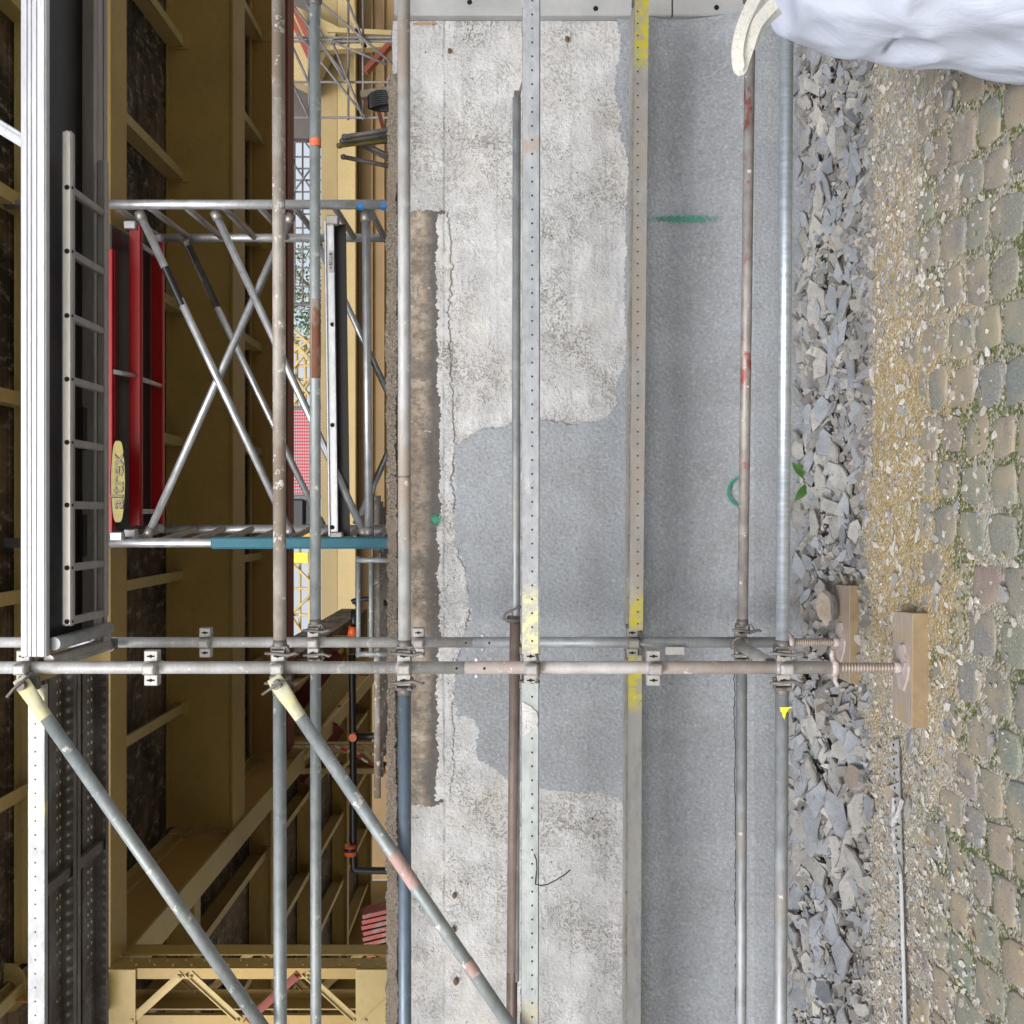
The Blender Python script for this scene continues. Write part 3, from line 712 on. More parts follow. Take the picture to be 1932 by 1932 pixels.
# ------------------------------------------------------------ scaffold
RT = .0245
def coupling(x, D, z, parent, mat):
    m = MB()
    m.tube((x, D, z-.028), (x, D, z+.028), RT+.004, 14)
    for sx in (-1, 1):
        c = Vector((x+sx*(RT+.021), D, z)); m.box(c, (.040, .036, .006), bev=.001)
        for q in (-1, 1): m.box(c+Vector((0, 0, q*.0235)), (.040, .038, .005), bev=.0015)
        m.box(c+Vector((0, -.018, 0)), (.040, .005, .050), bev=.002)
        m.box(c+Vector((sx*.0195, 0, 0)), (.004, .036, .050), bev=.002)
    c = Vector((x, D-RT-.020, z-.004)); m.box(c, (.040, .040, .050), bev=.006)
    m.box(c+Vector((0, -.0205, 0)), (.024, .003, .034), bev=.001)
    m.box(Vector((x, D+RT+.018, z)), (.040, .036, .050), bev=.006)
    o = m.build('coupling', mat, parent)
    k = MB()
    for sx in (-1, 1):
        c = Vector((x+sx*(RT+.021), D-.0212, z)); k.tube(c, c+Vector((0, .001, 0)), .0065, 10); k.box(c+Vector((0, .0004, 0)), (.0055, .001, .030)) if sx < 0 else k.box(c+Vector((0, .0004, 0)), (.0055, .0012, .030))
    k.build('keyhole', m_hole, o)
    return o
def standard(x, D, zb, ztop, label, mats, couplings, zj, foot_z, group='scaffold standards'):
    t = thing('scaffold_standard', (x, D, foot_z), label, 'scaffold pole', group)
    zj1 = zb+.22
    up = MB(); up.tube((x, D, zj), (x, D, ztop), RT-.0008, 18); up.build('upper_tube', mats[0], t)
    lo = MB(); lo.tube((x, D, zb), (x, D, zj), RT, 18); lo.build('lower_tube', mats[1], t)
    bt = MB()
    for sx in (-1, 1):
        c = Vector((x+sx*(RT+.006), D-.004, zj-.045)); bt.tube(c-Vector((.006*sx, 0, 0)), c+Vector((.008*sx, 0, 0)), .008, 6)
    bt.build('joint_bolt', m_alu, t)
    h = MB()
    for dz in (-.075, .03): h.tube((x, D-RT-.0006, zj+dz), (x, D-RT+.004, zj+dz), .005, 8)
    h.build('pin_hole', m_hole, t)
    for z in couplings: coupling(x, D, z, t, mats[2])
    # screw jack: nut with wings, threaded spindle, six-sided foot plate
    s = MB(); n = 22; L = zb+.02-foot_z; pts = []
    for i in range(n*4+1):
        z = foot_z+.03+(L-.03)*i/(n*4); pts.append(z)
    rr = [.0165+.0032*(1 if i % 4 in (1, 2) else -1) for i in range(len(pts))]
    s.path([(x, D, z) for z in pts], rr, 12); j = s.build('jack_spindle', m_screw, t)
    nu = MB(); nu.tube((x, D, zb-.012), (x, D, zb+.012), .033, 12); a = R(12)
    for q in (-1, 1):
        d = Vector((math.cos(a)*q, -.25, .14*q)); c0 = Vector((x, D, zb)); nu.path([c0+d*.028, c0+d*.05+Vector((0, 0, .006)), c0+d*.072], [.011, .009, .008], 8)
    nu.build('jack_nut', m_foot, t)
    ft = MB(); hp = [(.012, -.07), (-.035, -.055), (-.085, -.018), (-.085, .018), (-.02, .06), (.02, .065), (.085, .02), (.09, -.02)]
    ft.prism([Vector((x+a_, D+b_, foot_z)) for a_, b_ in hp], (0, 0, .008)); ft.tube((x, D, foot_z+.008), (x, D, foot_z+.036), .022, 12)
    fo = ft.build('foot_plate', m_foot, t)
    nl = MB(); nl.tube((x+.02, D-.04, foot_z+.008), (x+.02, D-.04, foot_z+.013), .007, 8); nl.build('nail_head', m_alu_d, fo)
    return t
def zf(v, D): return (966-v)/F*D
cf = [zf(v, DF) for v in (48, 288, 526, 763, 1001, 1232, 1477)]
crz = [zf(v, DR) for v in (389, 592, 790, 1192, 1397)]
standard(XS, DF, -1.225, 2.6, 'front scaffold pole in mid picture, standing on the front timber block', (m_tube_white, m_tube_pk, m_coup), cf, zf(877, DF), -1.488)
standard(XS, DR, zf(1520, DR)+.07, 2.6, 'rear scaffold pole just behind the front one, standing on the back timber block', (m_tube_white, m_tube, m_coup), crz, zf(892, DR), -1.494)
for (D, lb) in ((DF, 'front scaffold pole of the next bay, out past the white bag'), (DR, 'rear scaffold pole of the next bay, by the pale pier')):
    standard(2.405, D, -1.25, 2.6, lb, (m_tube_white, m_tube, m_coup), [1.87, .89, -.55, -1.04] if D == DR else cf, .18, -1.54)

def clamp(p, sx, parent, mat, lever=1):
    """end clamp of a ledger gripping the coupling; sx = side the tube lies on"""
    m = MB(); p = Vector(p)
    m.box(p+Vector((sx*.004, 0, 0)), (.012, .052, .060), bev=.003)
    m.box(p+Vector((-sx*.018, 0, .030)), (.040, .030, .006), bev=.002)
    m.box(p+Vector((-sx*.018, 0, -.030)), (.040, .030, .006), bev=.002)
    m.tube(p, p+Vector((sx*.03, 0, 0)), .029, 14, r1=RT+.001)
    m.path([p+Vector((-sx*.018, -.022, .052)), p+Vector((-sx*.02, -.024, .01)), p+Vector((-sx*.026, -.024, -.035)), p+Vector((-sx*.016, -.03, -.066)), p+Vector((-sx*.022, -.03, -.078))], [.006, .007, .008, .007, .005], 6)
    m.path([p+Vector((-sx*.005, -.026, -.02)), p+Vector((sx*.01, -.034, -.032)), p+Vector((-sx*.012, -.03, -.045))], .0045, 6)
    return m.build('end_clamp', mat, parent)
def ledger(name, a, b, r, mat, label, cl=(1, 1), group=None, cat='scaffold tube', cm=None):
    """a: left end, b: right end (world X)"""
    a, b = Vector(a), Vector(b); t = thing(name, a if a.z < b.z else b, label, cat, group)
    m = MB(); m.tube(a, b, r, 18); m.build('tube', mat, t)
    if cl[0]: clamp(a, 1, t, cm or m_coup_d)
    if cl[1]: clamp(b, -1, t, cm or m_coup_d)
    return t
gl = 'horizontal scaffold tubes'
def LX(D): return XS+.055, XS-.055
xr, xl = XS+.075, XS-.075
XR = 2.405-.075; XL = XS-3.0+.075
def hz(name, v0, v1, D, r, mat, side, label, yref0=0, yref1=1240):
    """v0 at picture y=0, v1 at y=1932 when extended"""
    def z(x):
        y = 966-x*F/D; return (966-(v0+(v1-v0)*y/1932))/F*D
    if side == 'R': a, b = Vector((xr, D, z(xr))), Vector((XR, D, z(XR)))
    else: a, b = Vector((XL, D, z(XL))), Vector((xl, D, z(xl)))
    return ledger(name, a, b, r, mat, label, group=gl)
hz('scaffold_ledger', 525, 530, DF, RT, m_tube_old, 'R', 'upper front scaffold tube, dirty brown with paint splashes, right of the poles')
hz('scaffold_ledger', 524, 529, DF, RT, m_tube_brace, 'L', 'upper front scaffold tube, bluish with cream splashes, left of the poles')
m_tube_mid = metal('galvanised_grey_brown', (.36, .37, .38), (.48, .49, .50), .55, .3, dirt=(.30, .25, .21), dth=.53, spl=.62)
hz('scaffold_ledger', 762, 764, DF, RT, m_tube_mid, 'R', 'middle front scaffold tube running across the wall top, right of the poles')
hz('scaffold_ledger', 762, 764, DF, RT, m_tube_blue, 'L', 'dark blue grey scaffold tube running across the wall top, left of the poles')
hz('scaffold_ledger', 1485, 1471, DF, RT+.0008, m_tube_new, 'R', 'shiny new galvanised tube low in front of the wall, ending behind the white bag')
hz('scaffold_ledger', 1483, 1472, DF, RT+.001, m_tube, 'L', 'low front scaffold tube with a yellow tape, left of the poles')
hz('scaffold_ledger', 594, 596, DR, RT, m_tube_brace, 'R', 'upper rear scaffold tube with an orange tape and a rusty stretch, right of the poles')
hz('scaffold_ledger', 594, 596, DR, RT, m_tube_brace, 'L', 'upper rear scaffold tube, bluish grey, left of the poles')
hz('scaffold_ledger', 1416, 1391, DR, RT, metal('red_marked_tube', (.26, .24, .23), (.40, .38, .37), .5, .4, rust=(.27, .085, .075), rth=.57, spl=.64), 'R', 'low rear scaffold tube with worn red paint, in front of the grey render')
hz('scaffold_ledger', 1402, 1398, DR, RT, m_tube, 'L', 'low rear scaffold tube, plain grey, left of the poles')
# telescopic tube behind the front boards
tp = thing('telescopic_prop', P(960, 1932, DR-.055), 'telescopic brown and grey prop fixed lengthways behind the front boards', 'prop')
Dp = DR-.055
m = MB(); m.tube(P(975, 185, Dp), P(972, 1850, Dp), .0188, 16); m.build('inner_tube', m_tube, tp)
m = MB(); m.tube(P(966, 1832, Dp), P(962, 2700, Dp), RT, 16); m.tube(P(972, 1172*1.0+0, Dp), P(966, 1832, Dp), RT, 16); m.build('outer_tube', m_tube_pink, tp)
m = MB(); c = P(969, 1168, Dp); m.tube(c-Vector((.014, 0, 0)), c+Vector((.014, 0, 0)), .031, 14)
m.path([c+Vector((.004, -.035, .045)), c+Vector((0, -.038, .03)), c+Vector((.0, -.038, -.03))], .006, 6)
m.path([c+Vector((.004, -.035, .045)), c+Vector((.03, -.04, .035)), c+Vector((.055, -.04, -.02)), c+Vector((.06, -.04, -.035))], .0055, 6); m.build('pin_clamp', m_coup_d, tp)
m = MB(); c = P(976, 180, Dp); m.box(c, (.035, .03, .03), bev=.004); m.bar(c+Vector((.01, 0, -.01)), c+Vector((.09, -.02, -.035)), .012, .012); m.build('end_hook', m_coup_d, tp)

# diagonal braces in the left bay
def brace(v0, y0, v1, y1, label):
    D = DF-.065; a, b = P(v0, y0, D), P(v1, y1, D); d = (b-a).normalized(); t = thing('diagonal_brace', b, label, 'scaffold brace', 'diagonal braces of the left bay')
    m = MB(); pts = [a+d*q for q in (-.03, .0, .05, .10, .15)]
    rings = []; n = 16; nrm = Vector((0, 1, 0)); side = d.cross(nrm).normalized(); fl = (.18, .2, .45, .85, 1); wdn = (1.1, 1.3, 1.25, 1.08, 1); vs = []
    for p, f_, w_ in zip(pts, fl, wdn):
        for k in range(n): q = 2*math.pi*k/n; vs.append(p+nrm*math.cos(q)*RT*f_+side*math.sin(q)*RT*w_)
    m.add(vs, [(i*n+k, i*n+(k+1) % n, (i+1)*n+(k+1) % n, (i+1)*n+k) for i in range(4) for k in range(n)]+[list(range(n))], True)
    m.build('flattened_end', paint('brace_yellow_end', (.50, .50, .40), (.62, .58, .28), .6, 18), t)
    m = MB(); m.tube(a+d*.15, b, RT, 18); m.build('tube', m_tube_brace, t)
    m = MB(); m.tube(a+Vector((0, -.03, 0)), a+Vector((0, .05, 0)), .018, 12)
    m.path([a+Vector((.03, -.035, -.055)), a+Vector((.0, -.035, .0)), a+Vector((-.035, -.035, .05))], .005, 6) if v0 > 300 else m.path([a+Vector((.055, -.035, -.055)), a+Vector((-.01, -.035, .02)), a+Vector((-.04, -.035, .045))], .0055, 6)
    m.box(a+Vector((0, .045, 0)), (.05, .02, .08), bev=.004); m.build('brace_pin', m_coup_d, t)
    return t
b1 = brace(44, 1292, 500, 1945, 'long bluish diagonal brace in the upper left, running under the steel decks')
b2 = brace(524, 1290, 1040, 2050, 'long bluish diagonal brace crossing the wall, with pink scraped paint')
for (v, y, L_) in ((762, 1640, .075), (888, 1825, .03)):
    D = DF-.065; c = P(v, y, D); d = (P(1040, 2050, D)-P(524, 1290, D)).normalized()
    m = MB(); m.tube(c-d*L_, c+d*L_, RT+.0008, 16, cap=False)
    m.build('scraped_patch', metal('pink_scrape', (.42, .27, .25), (.5, .36, .34), .7, .1, spl=.6), b2)

# steel boards on edge-height rails
Y1 = (.58, .52, .04); Y2 = (.62, .60, .28)
def board(v0, v1, D, side, hh, depth, mat, label, topm, botlip=True, x0=None, x1=None):
    xa, xb = (xr-.02, XR) if side == 'R' else (XL, xl+.02)
    def z(x):
        y = 966-x*F/D; return (966-(v0+(v1-v0)*y/1932))/F*D
    if x0 is not None: xa = x0
    if x1 is not None: xb = x1
    t = thing('steel_board', (xa, D, z(xa)-hh/2), label, 'scaffold board', 'steel boards laid along the scaffold')
    a, b = Vector((xa, D, z(xa))), Vector((xb, D, z(xb)))
    m = MB(); m.bar(a, b, .004, hh, bev=.001)
    m.bar(a+Vector((0, .008, -hh/2+.002)), b+Vector((0, .008, -hh/2+.002)), .020, .004)
    m.build('front_edge', mat, t)
    m = MB(); m.bar(a+Vector((0, depth/2, hh/2-.001)), b+Vector((0, depth/2, hh/2-.001)), depth, .004)
    m.bar(a+Vector((0, depth, 0)), b+Vector((0, depth, 0)), .004, hh)
    for q in range(int((b-a).length/.09)):
        c = a+(b-a).normalized()*(.05+q*.09)+Vector((0, depth*rnd.uniform(.05, .3), hh/2+.003)); m.ball(c, rnd.uniform(.006, .02), rnd.uniform(1, 2.4), .8, .25, 8, 4)
    m.build('tread', topm, t)
    for p, s in ((a, 1), (b, -1)):
        m = MB(); m.box(p+Vector((s*.01, .03, .004)), (.03, .05, hh+.012), bev=.003); m.path([p+Vector((0, .0, -.02)), p+Vector((-s*.03, -.01, -.03)), p+Vector((-s*.04, -.01, -.005))], .006, 6)
        m.build('end_hook', m_coup_d, t)
    return t
zc1 = zf(1003, DF)
m_pl_fr = plank_mat('board_edge_front', (.29, .31, .34), (.40, .42, .45), [(xr-.05, xr+.22, (.62, .60, .36)), (1.375, 1.40, (.36, .22, .08))], .0527, .0042, zc1-.002)
m_pl_fl = plank_mat('board_edge_front_left', (.30, .335, .345), (.42, .455, .465), [(-2.4, -1.86, (.46, .43, .32))], .0527, .0042, zc1-.002)
zr_ = zf(1197, DR)
m_pl_rr = plank_mat('board_edge_rear', (.33, .33, .33), (.44, .43, .41), [(xr-.1, xr+.14, Y1), (2.02, 2.4, Y1)], .0543, .0042, zf(1204, DR)+.004, dirt=(.40, .36, .31))
m_pl_rl = plank_mat('board_edge_rear_left', (.25, .26, .27), (.35, .36, .37), [(xl-.22, xl+.02, Y1)], 9.0, .002, 5, dirt=(.33, .33, .32))
m_crust = concrete_mat('mortar_crust', (.48, .46, .42), (.60, .59, .56), pt=.6, warm=(.36, .30, .24))
board(1003.5, 1000.5, DF-.02, 'R', .0655, .26, m_pl_fr, 'front steel board at eye height with a faded yellow end, right of the poles', m_crust)
board(1003.5, 1000.5, DF-.02, 'L', .0655, .26, m_pl_fl, 'front steel board at eye height with a stuck cement patch, left of the poles', m_crust)
board(1211, 1193, DR-.02, 'R', .062, .20, m_pl_rr, 'rear steel board with bright yellow ends against the grey render, right of the poles', m_crust)
board(1203, 1196, DR-.02, 'L', .062, .20, m_pl_rl, 'rear steel board with scraped grey face and one yellow end, left of the poles', m_crust)
# cement patch stuck on the front left board
pc = fract([(985,1325),(1000,1332),(1013,1345),(1016,1358),(1013,1372),(1000,1382),(986,1388)], 2, 3, 71)
m = MB(); m.prism([P(v, y, DF-.027) for v, y in pc], (0, .004, 0)); tag(m.build('cement_patch', m_conc_l, None), 'white cement patch stuck on the front board beside the pole', 'cement')
# transoms between front and rear standards
for z, lb in ((zf(1477, DF)+.02, 'short lower cross tube joining the front pole to the rear pole'), (1.80, 'short cross tube under the end of the upper decks')):
    a, b = Vector((XS, DF+.06, z)), Vector((XS, DR-.06, z))
    t = thing('scaffold_transom', a, lb, 'scaffold tube', 'short cross tubes between the pole pairs')
    m = MB(); m.tube(a, b, RT, 14); m.build('tube', m_coup, t)
    m = MB(); m.box(a+Vector((0, .0, 0)), (.05, .02, .06), bev=.004); m.box(b, (.05, .02, .06), bev=.004); m.tube(b+Vector((0, -.02, 0)), b+Vector((.0, -.03, 0)), .034, 12); m.build('end_clamp', m_coup_d, t)

# ------------------------------------------------------------ upper decks
# left: two perforated steel decks seen from below
def deck(D0, D1, zb, label, edge_mat, first):
    xa, xb = -3.55, xl+.01; t = thing('steel_deck', (xa, D0, zb), label, 'scaffold deck', 'perforated steel decks of the left bay')
    m = MB(); m.box(((xa+xb)/2, D0+.002, zb+.031), (xb-xa, .004, .062), bev=.001); m.box(((xa+xb)/2, D0+.014, zb+.001), (xb-xa, .028, .003))
    m.build('front_edge', edge_mat, t)
    m = MB(); m.box(((xa+xb)/2, D1-.002, zb+.031), (xb-xa, .004, .062)); m.box(((xa+xb)/2, D1-.014, zb+.001), (xb-xa, .028, .003)); m.build('rear_edge', m_deckm, t)
    # tread with true punched holes
    zt = zb+.055; pitch = .0455; n = int((xb-xa)/pitch); w_ = D1-D0-.008; rows = [.16, .28, .80, .90] if first else [.10, .22, .72, .84]
    m = MB(); ys = [D0+.004]+[D0+.004+w_*r for r in rows]+[D1-.004]
    bands = [(D0+.004, D0+.004+w_*rows[0]-.011, 0)]
    for i, r in enumerate(rows):
        c = D0+.004+w_*r; bands.append((c-.011, c+.011, 1))
        nx_ = D0+.004+w_*rows[i+1]-.011 if i+1 < len(rows) else D1-.004
        bands.append((c+.011, nx_, 0))
    for (a, b, hole) in bands:
        if not hole: m.add([(xa, a, zt), (xb, a, zt), (xb, b, zt), (xa, b, zt)], [(0, 1, 2, 3)]); continue
        for k in range(n):
            u0 = xa+(xb-xa)*k/n; u1 = xa+(xb-xa)*(k+1)/n; cx, cy = (u0+u1)/2, (a+b)/2
            out = [(u0, a), (cx, a), (u1, a), (u1, cy), (u1, b), (cx, b), (u0, b), (u0, cy)]
            inn = [(cx+.0075*math.cos(R(225+45*q)), cy+.0055*math.sin(R(225+45*q))) for q in range(8)]
            vs = [(p[0], p[1], zt) for p in out]+[(p[0], p[1], zt-.003) for p in inn]
            m.add(vs, [(q, (q+1) % 8, 8+(q+1) % 8, 8+q) for q in range(8)])
    # pressed ribs
    for r in (.42, .55):
        y = D0+w_*r; m.bar((xa, y, zt-.006), (xb, y, zt-.006), .018, .008, bev=.002)
    m.build('tread', m_deckm, t)
    for x in (-1.46, -2.6):
        m = MB(); m.box((x, (D0+D1)/2, zb+.022), (.045, D1-D0-.012, .018)); m.build('stiffener', m_deckm, t)
m_deckm = metal('deck_underside', (.16, .145, .135), (.25, .235, .225), .6, .25, spl=.64, splc=(.35, .33, .31), dirt=(.10, .08, .065), dth=.5)
m_deck_e = plank_mat('deck_edge', (.30, .315, .34), (.42, .435, .46), [(xl-.16, xl+.02, (.64, .62, .40)), (xl-.50, xl-.40, (.66, .62, .36))], .0527, .0035, zf(69, DF), None)
deck(DF-.01, DF+.275, 1.776, 'front perforated steel deck overhead, left of the poles', m_deck_e, True)
deck(DF+.285, DF+.605, 1.776, 'rear perforated steel deck overhead, left of the poles', m_deckm, False)
# right: aluminium hatch deck
hd = thing('hatch_deck', (.9, DF, 1.757), 'aluminium framed deck with black plywood underside overhead, right of the poles', 'scaffold deck')
xa, xb = xr-.03, XR
m = MB(); m.box(((xa+xb)/2, DF-.02, 1.8055), (xb-xa, .03, .097), bev=.003)
for dz, th in ((.014, .018), (.040, .010), (.058, .006), (.078, .014)): m.box(((xa+xb)/2, DF-.036, 1.757+dz), (xb-xa-.002, .006, th), bev=.002)
m.build('front_rail', m_alu, hd)
m = MB()
for i, (dy, dz) in enumerate(((-.05, .004), (-.02, .0), (.015, .006), (.05, .0))): m.box(((xa+xb)/2, 4.355+dy, 1.785+dz), (xb-xa, .028, .056), bev=.005)
m.build('rear_rail', m_alu_d, hd)
m = MB(); m.box(((xa+xb)/2, 4.11, 1.835), (xb-xa-.02, .50, .012)); m.build('plywood', solidmat('black_film_plywood', (.012, .013, .018), (.02, .02, .026), 8, .35, .1), hd)
m = MB(); m.box((xa+.03, 4.12, 1.79), (.045, .56, .05), bev=.008); m.tube((xa-.02, DF+.02, 1.772), (xa-.02, 4.44, 1.772), .02, 12); m.box((xa+.02, 4.40, 1.78), (.07, .07, .07), bev=.01); m.build('end_beam', m_alu_d, hd)
m = MB(); m.tube((xa+.045, DF, 1.745), (xa+.045, 4.40, 1.745), .026, 14); m.build('deck_transom', m_tube, hd)
for x in (.35, -.10):
    m = MB(); m.box((x, 4.28, 1.80), (.18, .045, .014), bev=.003); m.build('hinge', m_black, hd)
# ladder stowed under the hatch deck
ld = thing('aluminium_ladder', (.5, 4.1, 1.70), 'grey aluminium ladder stowed flat under the black plywood deck', 'ladder')
la, lb = 3.93, 4.26; zl = 1.715
for y_, xe in ((la, 1.47), (lb, 1.47)):
    m = MB(); m.box(((xe-.44)/2, y_, zl), (xe+.44, .034, .042), bev=.007)
    m.box(((xe-.44)/2, y_-.004, zl), (xe+.44, .024, .012), bev=.002); m.build('rail', m_alu_d, ld)
for y in (356, 476, 597, 716.5, 835, 953, 1071, 1172):
    x = (966-y)/F*la; m = MB(); m.box((x, (la+lb)/2, zl), (.030, lb-la-.034, .028), bev=.005); m.build('rung', m_alu_d, ld)
    m = MB(); m.tube((x, la-.0178, zl-.002), (x, la-.0185, zl-.002), .010, 12); m.tube((x, la-.012, zl-.0225), (x, la-.012, zl-.0205), .006, 10); m.build('rung_hole', m_hole, ld)
# flat aluminium strut at the very top left of the frame
m = MB(); a, b = P(-40, 215, DF+.1), P(60, 276, DF+.1); m.bar(a, b, .02, .05, bev=.004); m.bar(a+Vector((0, -.012, .0)), b+Vector((0, -.012, 0)), .006, .012)
tag(m.build('deck_strut', m_alu, None), 'short white aluminium strut sticking out above the hatch deck, upper right corner of the place', 'strut')

# ------------------------------------------------------------ small things on the scaffold
def tape(v, y, D, w_, mat, label, tail=True):
    c = P(v, y, D); m = MB(); m.tube(c-Vector((w_/2, 0, 0)), c+Vector((w_/2, 0, 0)), RT+.0022, 16, cap=False)
    if tail: m.prism([c+Vector((.012, -RT-.004, -.032)), c+Vector((.002, -RT-.004, -.012)), c+Vector((-.014, -RT-.008, -.004)), c+Vector((-.034, -RT-.010, .002)), c+Vector((-.020, -RT-.007, .010)), c+Vector((-.004, -RT-.005, .008)), c+Vector((.010, -RT-.004, .020))], (0, .001, 0))
    return tag(m.build('tape', mat, None), label, 'tape')
tape(1476.5, 1337, DF, .018, N('yellow_tape').fin((.72, .66, .04), .5), 'torn yellow tape wrapped round the low front tube')
tape(595, 270, DR, .034, N('orange_tape').fin((.70, .16, .07), .6), 'orange tape round the upper rear tube', False)
m = MB(); c = P(763, 900, DF); m.tube(c-Vector((.003, 0, 0)), c+Vector((.003, 0, 0)), RT+.0015, 16, cap=False); m.box(c+Vector((0, -.01, -RT-.004)), (.008, .01, .008))
tag(m.build('cable_tie', m_coup_d, None), 'cable tie round the middle front tube', 'cable tie')
m = MB(); pts = [(1008, 1612), (1012, 1622), (1013, 1638), (1011, 1655), (1010, 1668), (1022, 1671), (1034, 1668), (1050, 1660), (1066, 1650), (1076, 1641)]
m.path([P(v, y, DF-.03-.01*math.sin(i)) for i, (v, y) in enumerate(pts)], .0025, 6); tag(m.build('wire', m_black, None), 'bent black wire hanging from the left front board', 'wire')
m = MB(); a = P(1232, 1221, DR-.05); m.path([P(1195, 1213, DR-.05), P(1215, 1216, DR-.05), P(1256, 1222, DR-.05)], .004, 6); m.box(P(1273, 1228, DR-.05), (.035, .004, .085), bev=.001)
tag(m.build('tag_plate', m_coup, None), 'small grey tag plate hanging beside the rear pole', 'tag')
# worn paint: blue blots on tubes, rust stretch on the rear tube
m = MB(); c = P(595, 640, DR); m.tube(c-Vector((.18, 0, 0)), c+Vector((.18, 0, 0)), RT+.0006, 16, cap=False); 
led = [o for o in bpy.data.objects if o.get('label', '').startswith('upper rear scaffold tube with an orange')][0]
m.build('rusty_stretch', metal('rust_stretch', (.22, .12, .08), (.30, .26, .24), .8, .1, rust=(.20, .085, .05), rth=.45, spl=.66), led)

# weed at the foot of the plinth
wd_ = thing('weed', G(1535, 905, .05), 'small green weed with three leaves growing at the foot of the wall', 'plant')
for (v0, y0, v1, y1, wv) in ((1518, 905, 1497, 872, .022), (1518, 908, 1512, 884, .018), (1518, 912, 1503, 946, .020)):
    a, b = P(v0+6, y0, 4.90), P(v1-4, y1, 4.88); m = MB(); d = b-a; s = d.cross(Vector((0, 1, 0))).normalized()
    vs = [a]; L_ = []
    for k in range(1, 7):
        t = k/7; ww = wv*math.sin(math.pi*min(1, t*1.05))**.7; c = a+d*t+Vector((0, -.012*math.sin(t*3), 0)); L_.append((c-s*ww+Vector((0, -.004, 0)), c, c+s*ww+Vector((0, -.004, 0))))
    vs = [q for r in L_ for q in r]+[b]; fs = []
    for k in range(5): fs += [(k*3, k*3+1, k*3+4, k*3+3), (k*3+1, k*3+2, k*3+5, k*3+4)]
    fs += [(15, 16, 18), (16, 17, 18)]; m.add(vs, fs, True); m.path([a+Vector((0, 0, -.03)), a, L_[0][1]], .002, 5); m.build('leaf', m_leaf, wd_, fixn=False)
m = MB(); c = G(1541, 1172, .10); m.box(c, (.02, .012, .014), Matrix.Rotation(.5, 3, 'Y'), bev=.002); tag(m.build('glass_chip', N('green_glass').fin((.01, .30, .06), .2), None), 'tiny bright green chip in the rubble beside the back timber', 'chip')

# zigzag metal bead and white bead on the ground
zz = thing('zigzag_strip', G(1690, 1700), 'long toothed metal plaster bead lying on the grit, lower right of the place', 'metal strip')
pts = []; n = 22
for k in range(n+1):
    t = k/n; p = G(1694+(1712-1694)*t, 1394+(1990-1394)*t, .022); pts.append(p)
m = MB(); up = MB()
for k in range(n):
    a, b = pts[k], pts[k+1]; c = (a+b)/2; d = (b-a); s = Vector((-d.y, d.x, 0)).normalized()
    if s.y < 0: s = -s
    f_ = .062
    m.add([a+s*0, c+s*f_+Vector((0, 0, .020)), b, a-s*.012, b-s*.012], [(0, 1, 2), (0, 2, 4, 3)])
    up.tube(c+s*f_*.4+Vector((0, 0, .0085)), c+s*f_*.4+Vector((0, 0, .0100)), .006, 8)
m.build('toothed_wing', metal('bead_metal', (.34, .35, .355), (.44, .445, .45), .45, .3, spl=.66), zz, fixn=False); up.build('punched_hole', m_hole, zz)
m = MB(); pts2 = [G(1688, 1505, .03), G(1686, 1560, .03), G(1690, 1610, .03), G(1700, 1648, .035), G(1702, 1680, .03), G(1704, 1760, .03), G(1707, 1850, .03), G(1710, 1990, .03)]
for a, b in zip(pts2[:-1], pts2[1:]): m.bar(a, b, .010, .003); m.bar(a+Vector((0, .004, .004)), b+Vector((0, .004, .004)), .003, .008)
tag(m.build('plaster_bead', m_white, None), 'bent white plastic edging strip lying along the toothed strip', 'plastic strip')
m = MB(); p0 = [G(1690, 1508, .03), G(1676, 1560, .05), G(1700, 1530, .03)]
m.prism([G(1700, 1507, .05), G(1706, 1512, .03), G(1692, 1552, .02), G(1684, 1556, .03)], (0, 0, .002)); tag(m.build('torn_plastic', m_white, None), 'short torn white plastic piece folded over the toothed strip', 'plastic piece')

# ------------------------------------------------------------ white bulk bag
bag = thing('bulk_bag', (1.765, 2.75, GZ), 'big white woven bulk bag with cream loops at the right-hand foreground', 'bulk bag')
m = MB(); nu, nv = 150, 70; cx, cy, hx, hy = 1.740, 2.75, .495, .42; z0b, z1b = GZ, -.715; vs = []
for j in range(nv+1):
    t = j/nv
    for i in range(nu):
        a = 2*math.pi*i/nu; c, s = math.cos(a), math.sin(a); p = 3.2
        rr = (abs(c)**p+abs(s)**p)**(-1/p)
        if t < .78:
            q = t/.78; bul = 1.0-.19*q**1.2+.03*max(0, 1-q/.3); zz_ = z0b+(z1b-z0b)*(q*.93)
            if q > .8: bul -= .045*((q-.8)/.2)
            if q < .04: bul -= .02*(1-q/.04)**2
        else:
            q = (t-.78)/.22; bul = .765*(1-q)**.75; zz_ = z0b+(z1b-z0b)*(.93+.07*math.sin(q*math.pi/2)) 
        x_, y_ = cx+rr*c*hx*bul, cy+rr*s*hy*bul
        k = 1-abs(2*t-1)*.5
        w1 = .009*NZ(x_*3.5, y_*3.5, zz_*3.0)+.012*(1-abs(NZ(x_*4.2+zz_*2.2, y_*4.2, zz_*3.2+3))*2.6)
        w1 += .006*(1-abs(NZ(x_*7-zz_*3, y_*7, zz_*5+9))*2)
        vs.append((x_+c*w1*1.3, y_+s*w1*1.3, zz_+(.03*NZ(x_*3, y_*3, 8) if t > .5 else 0)+(.0 if t > .03 else 0)))
fs = [(j*nu+i, j*nu+(i+1) % nu, (j+1)*nu+(i+1) % nu, (j+1)*nu+i) for j in range(nv) for i in range(nu)]+[list(range(nu))[::-1]]
m.add(vs, fs, True); m.build('bag_body', m_fab, bag, fixn=False)
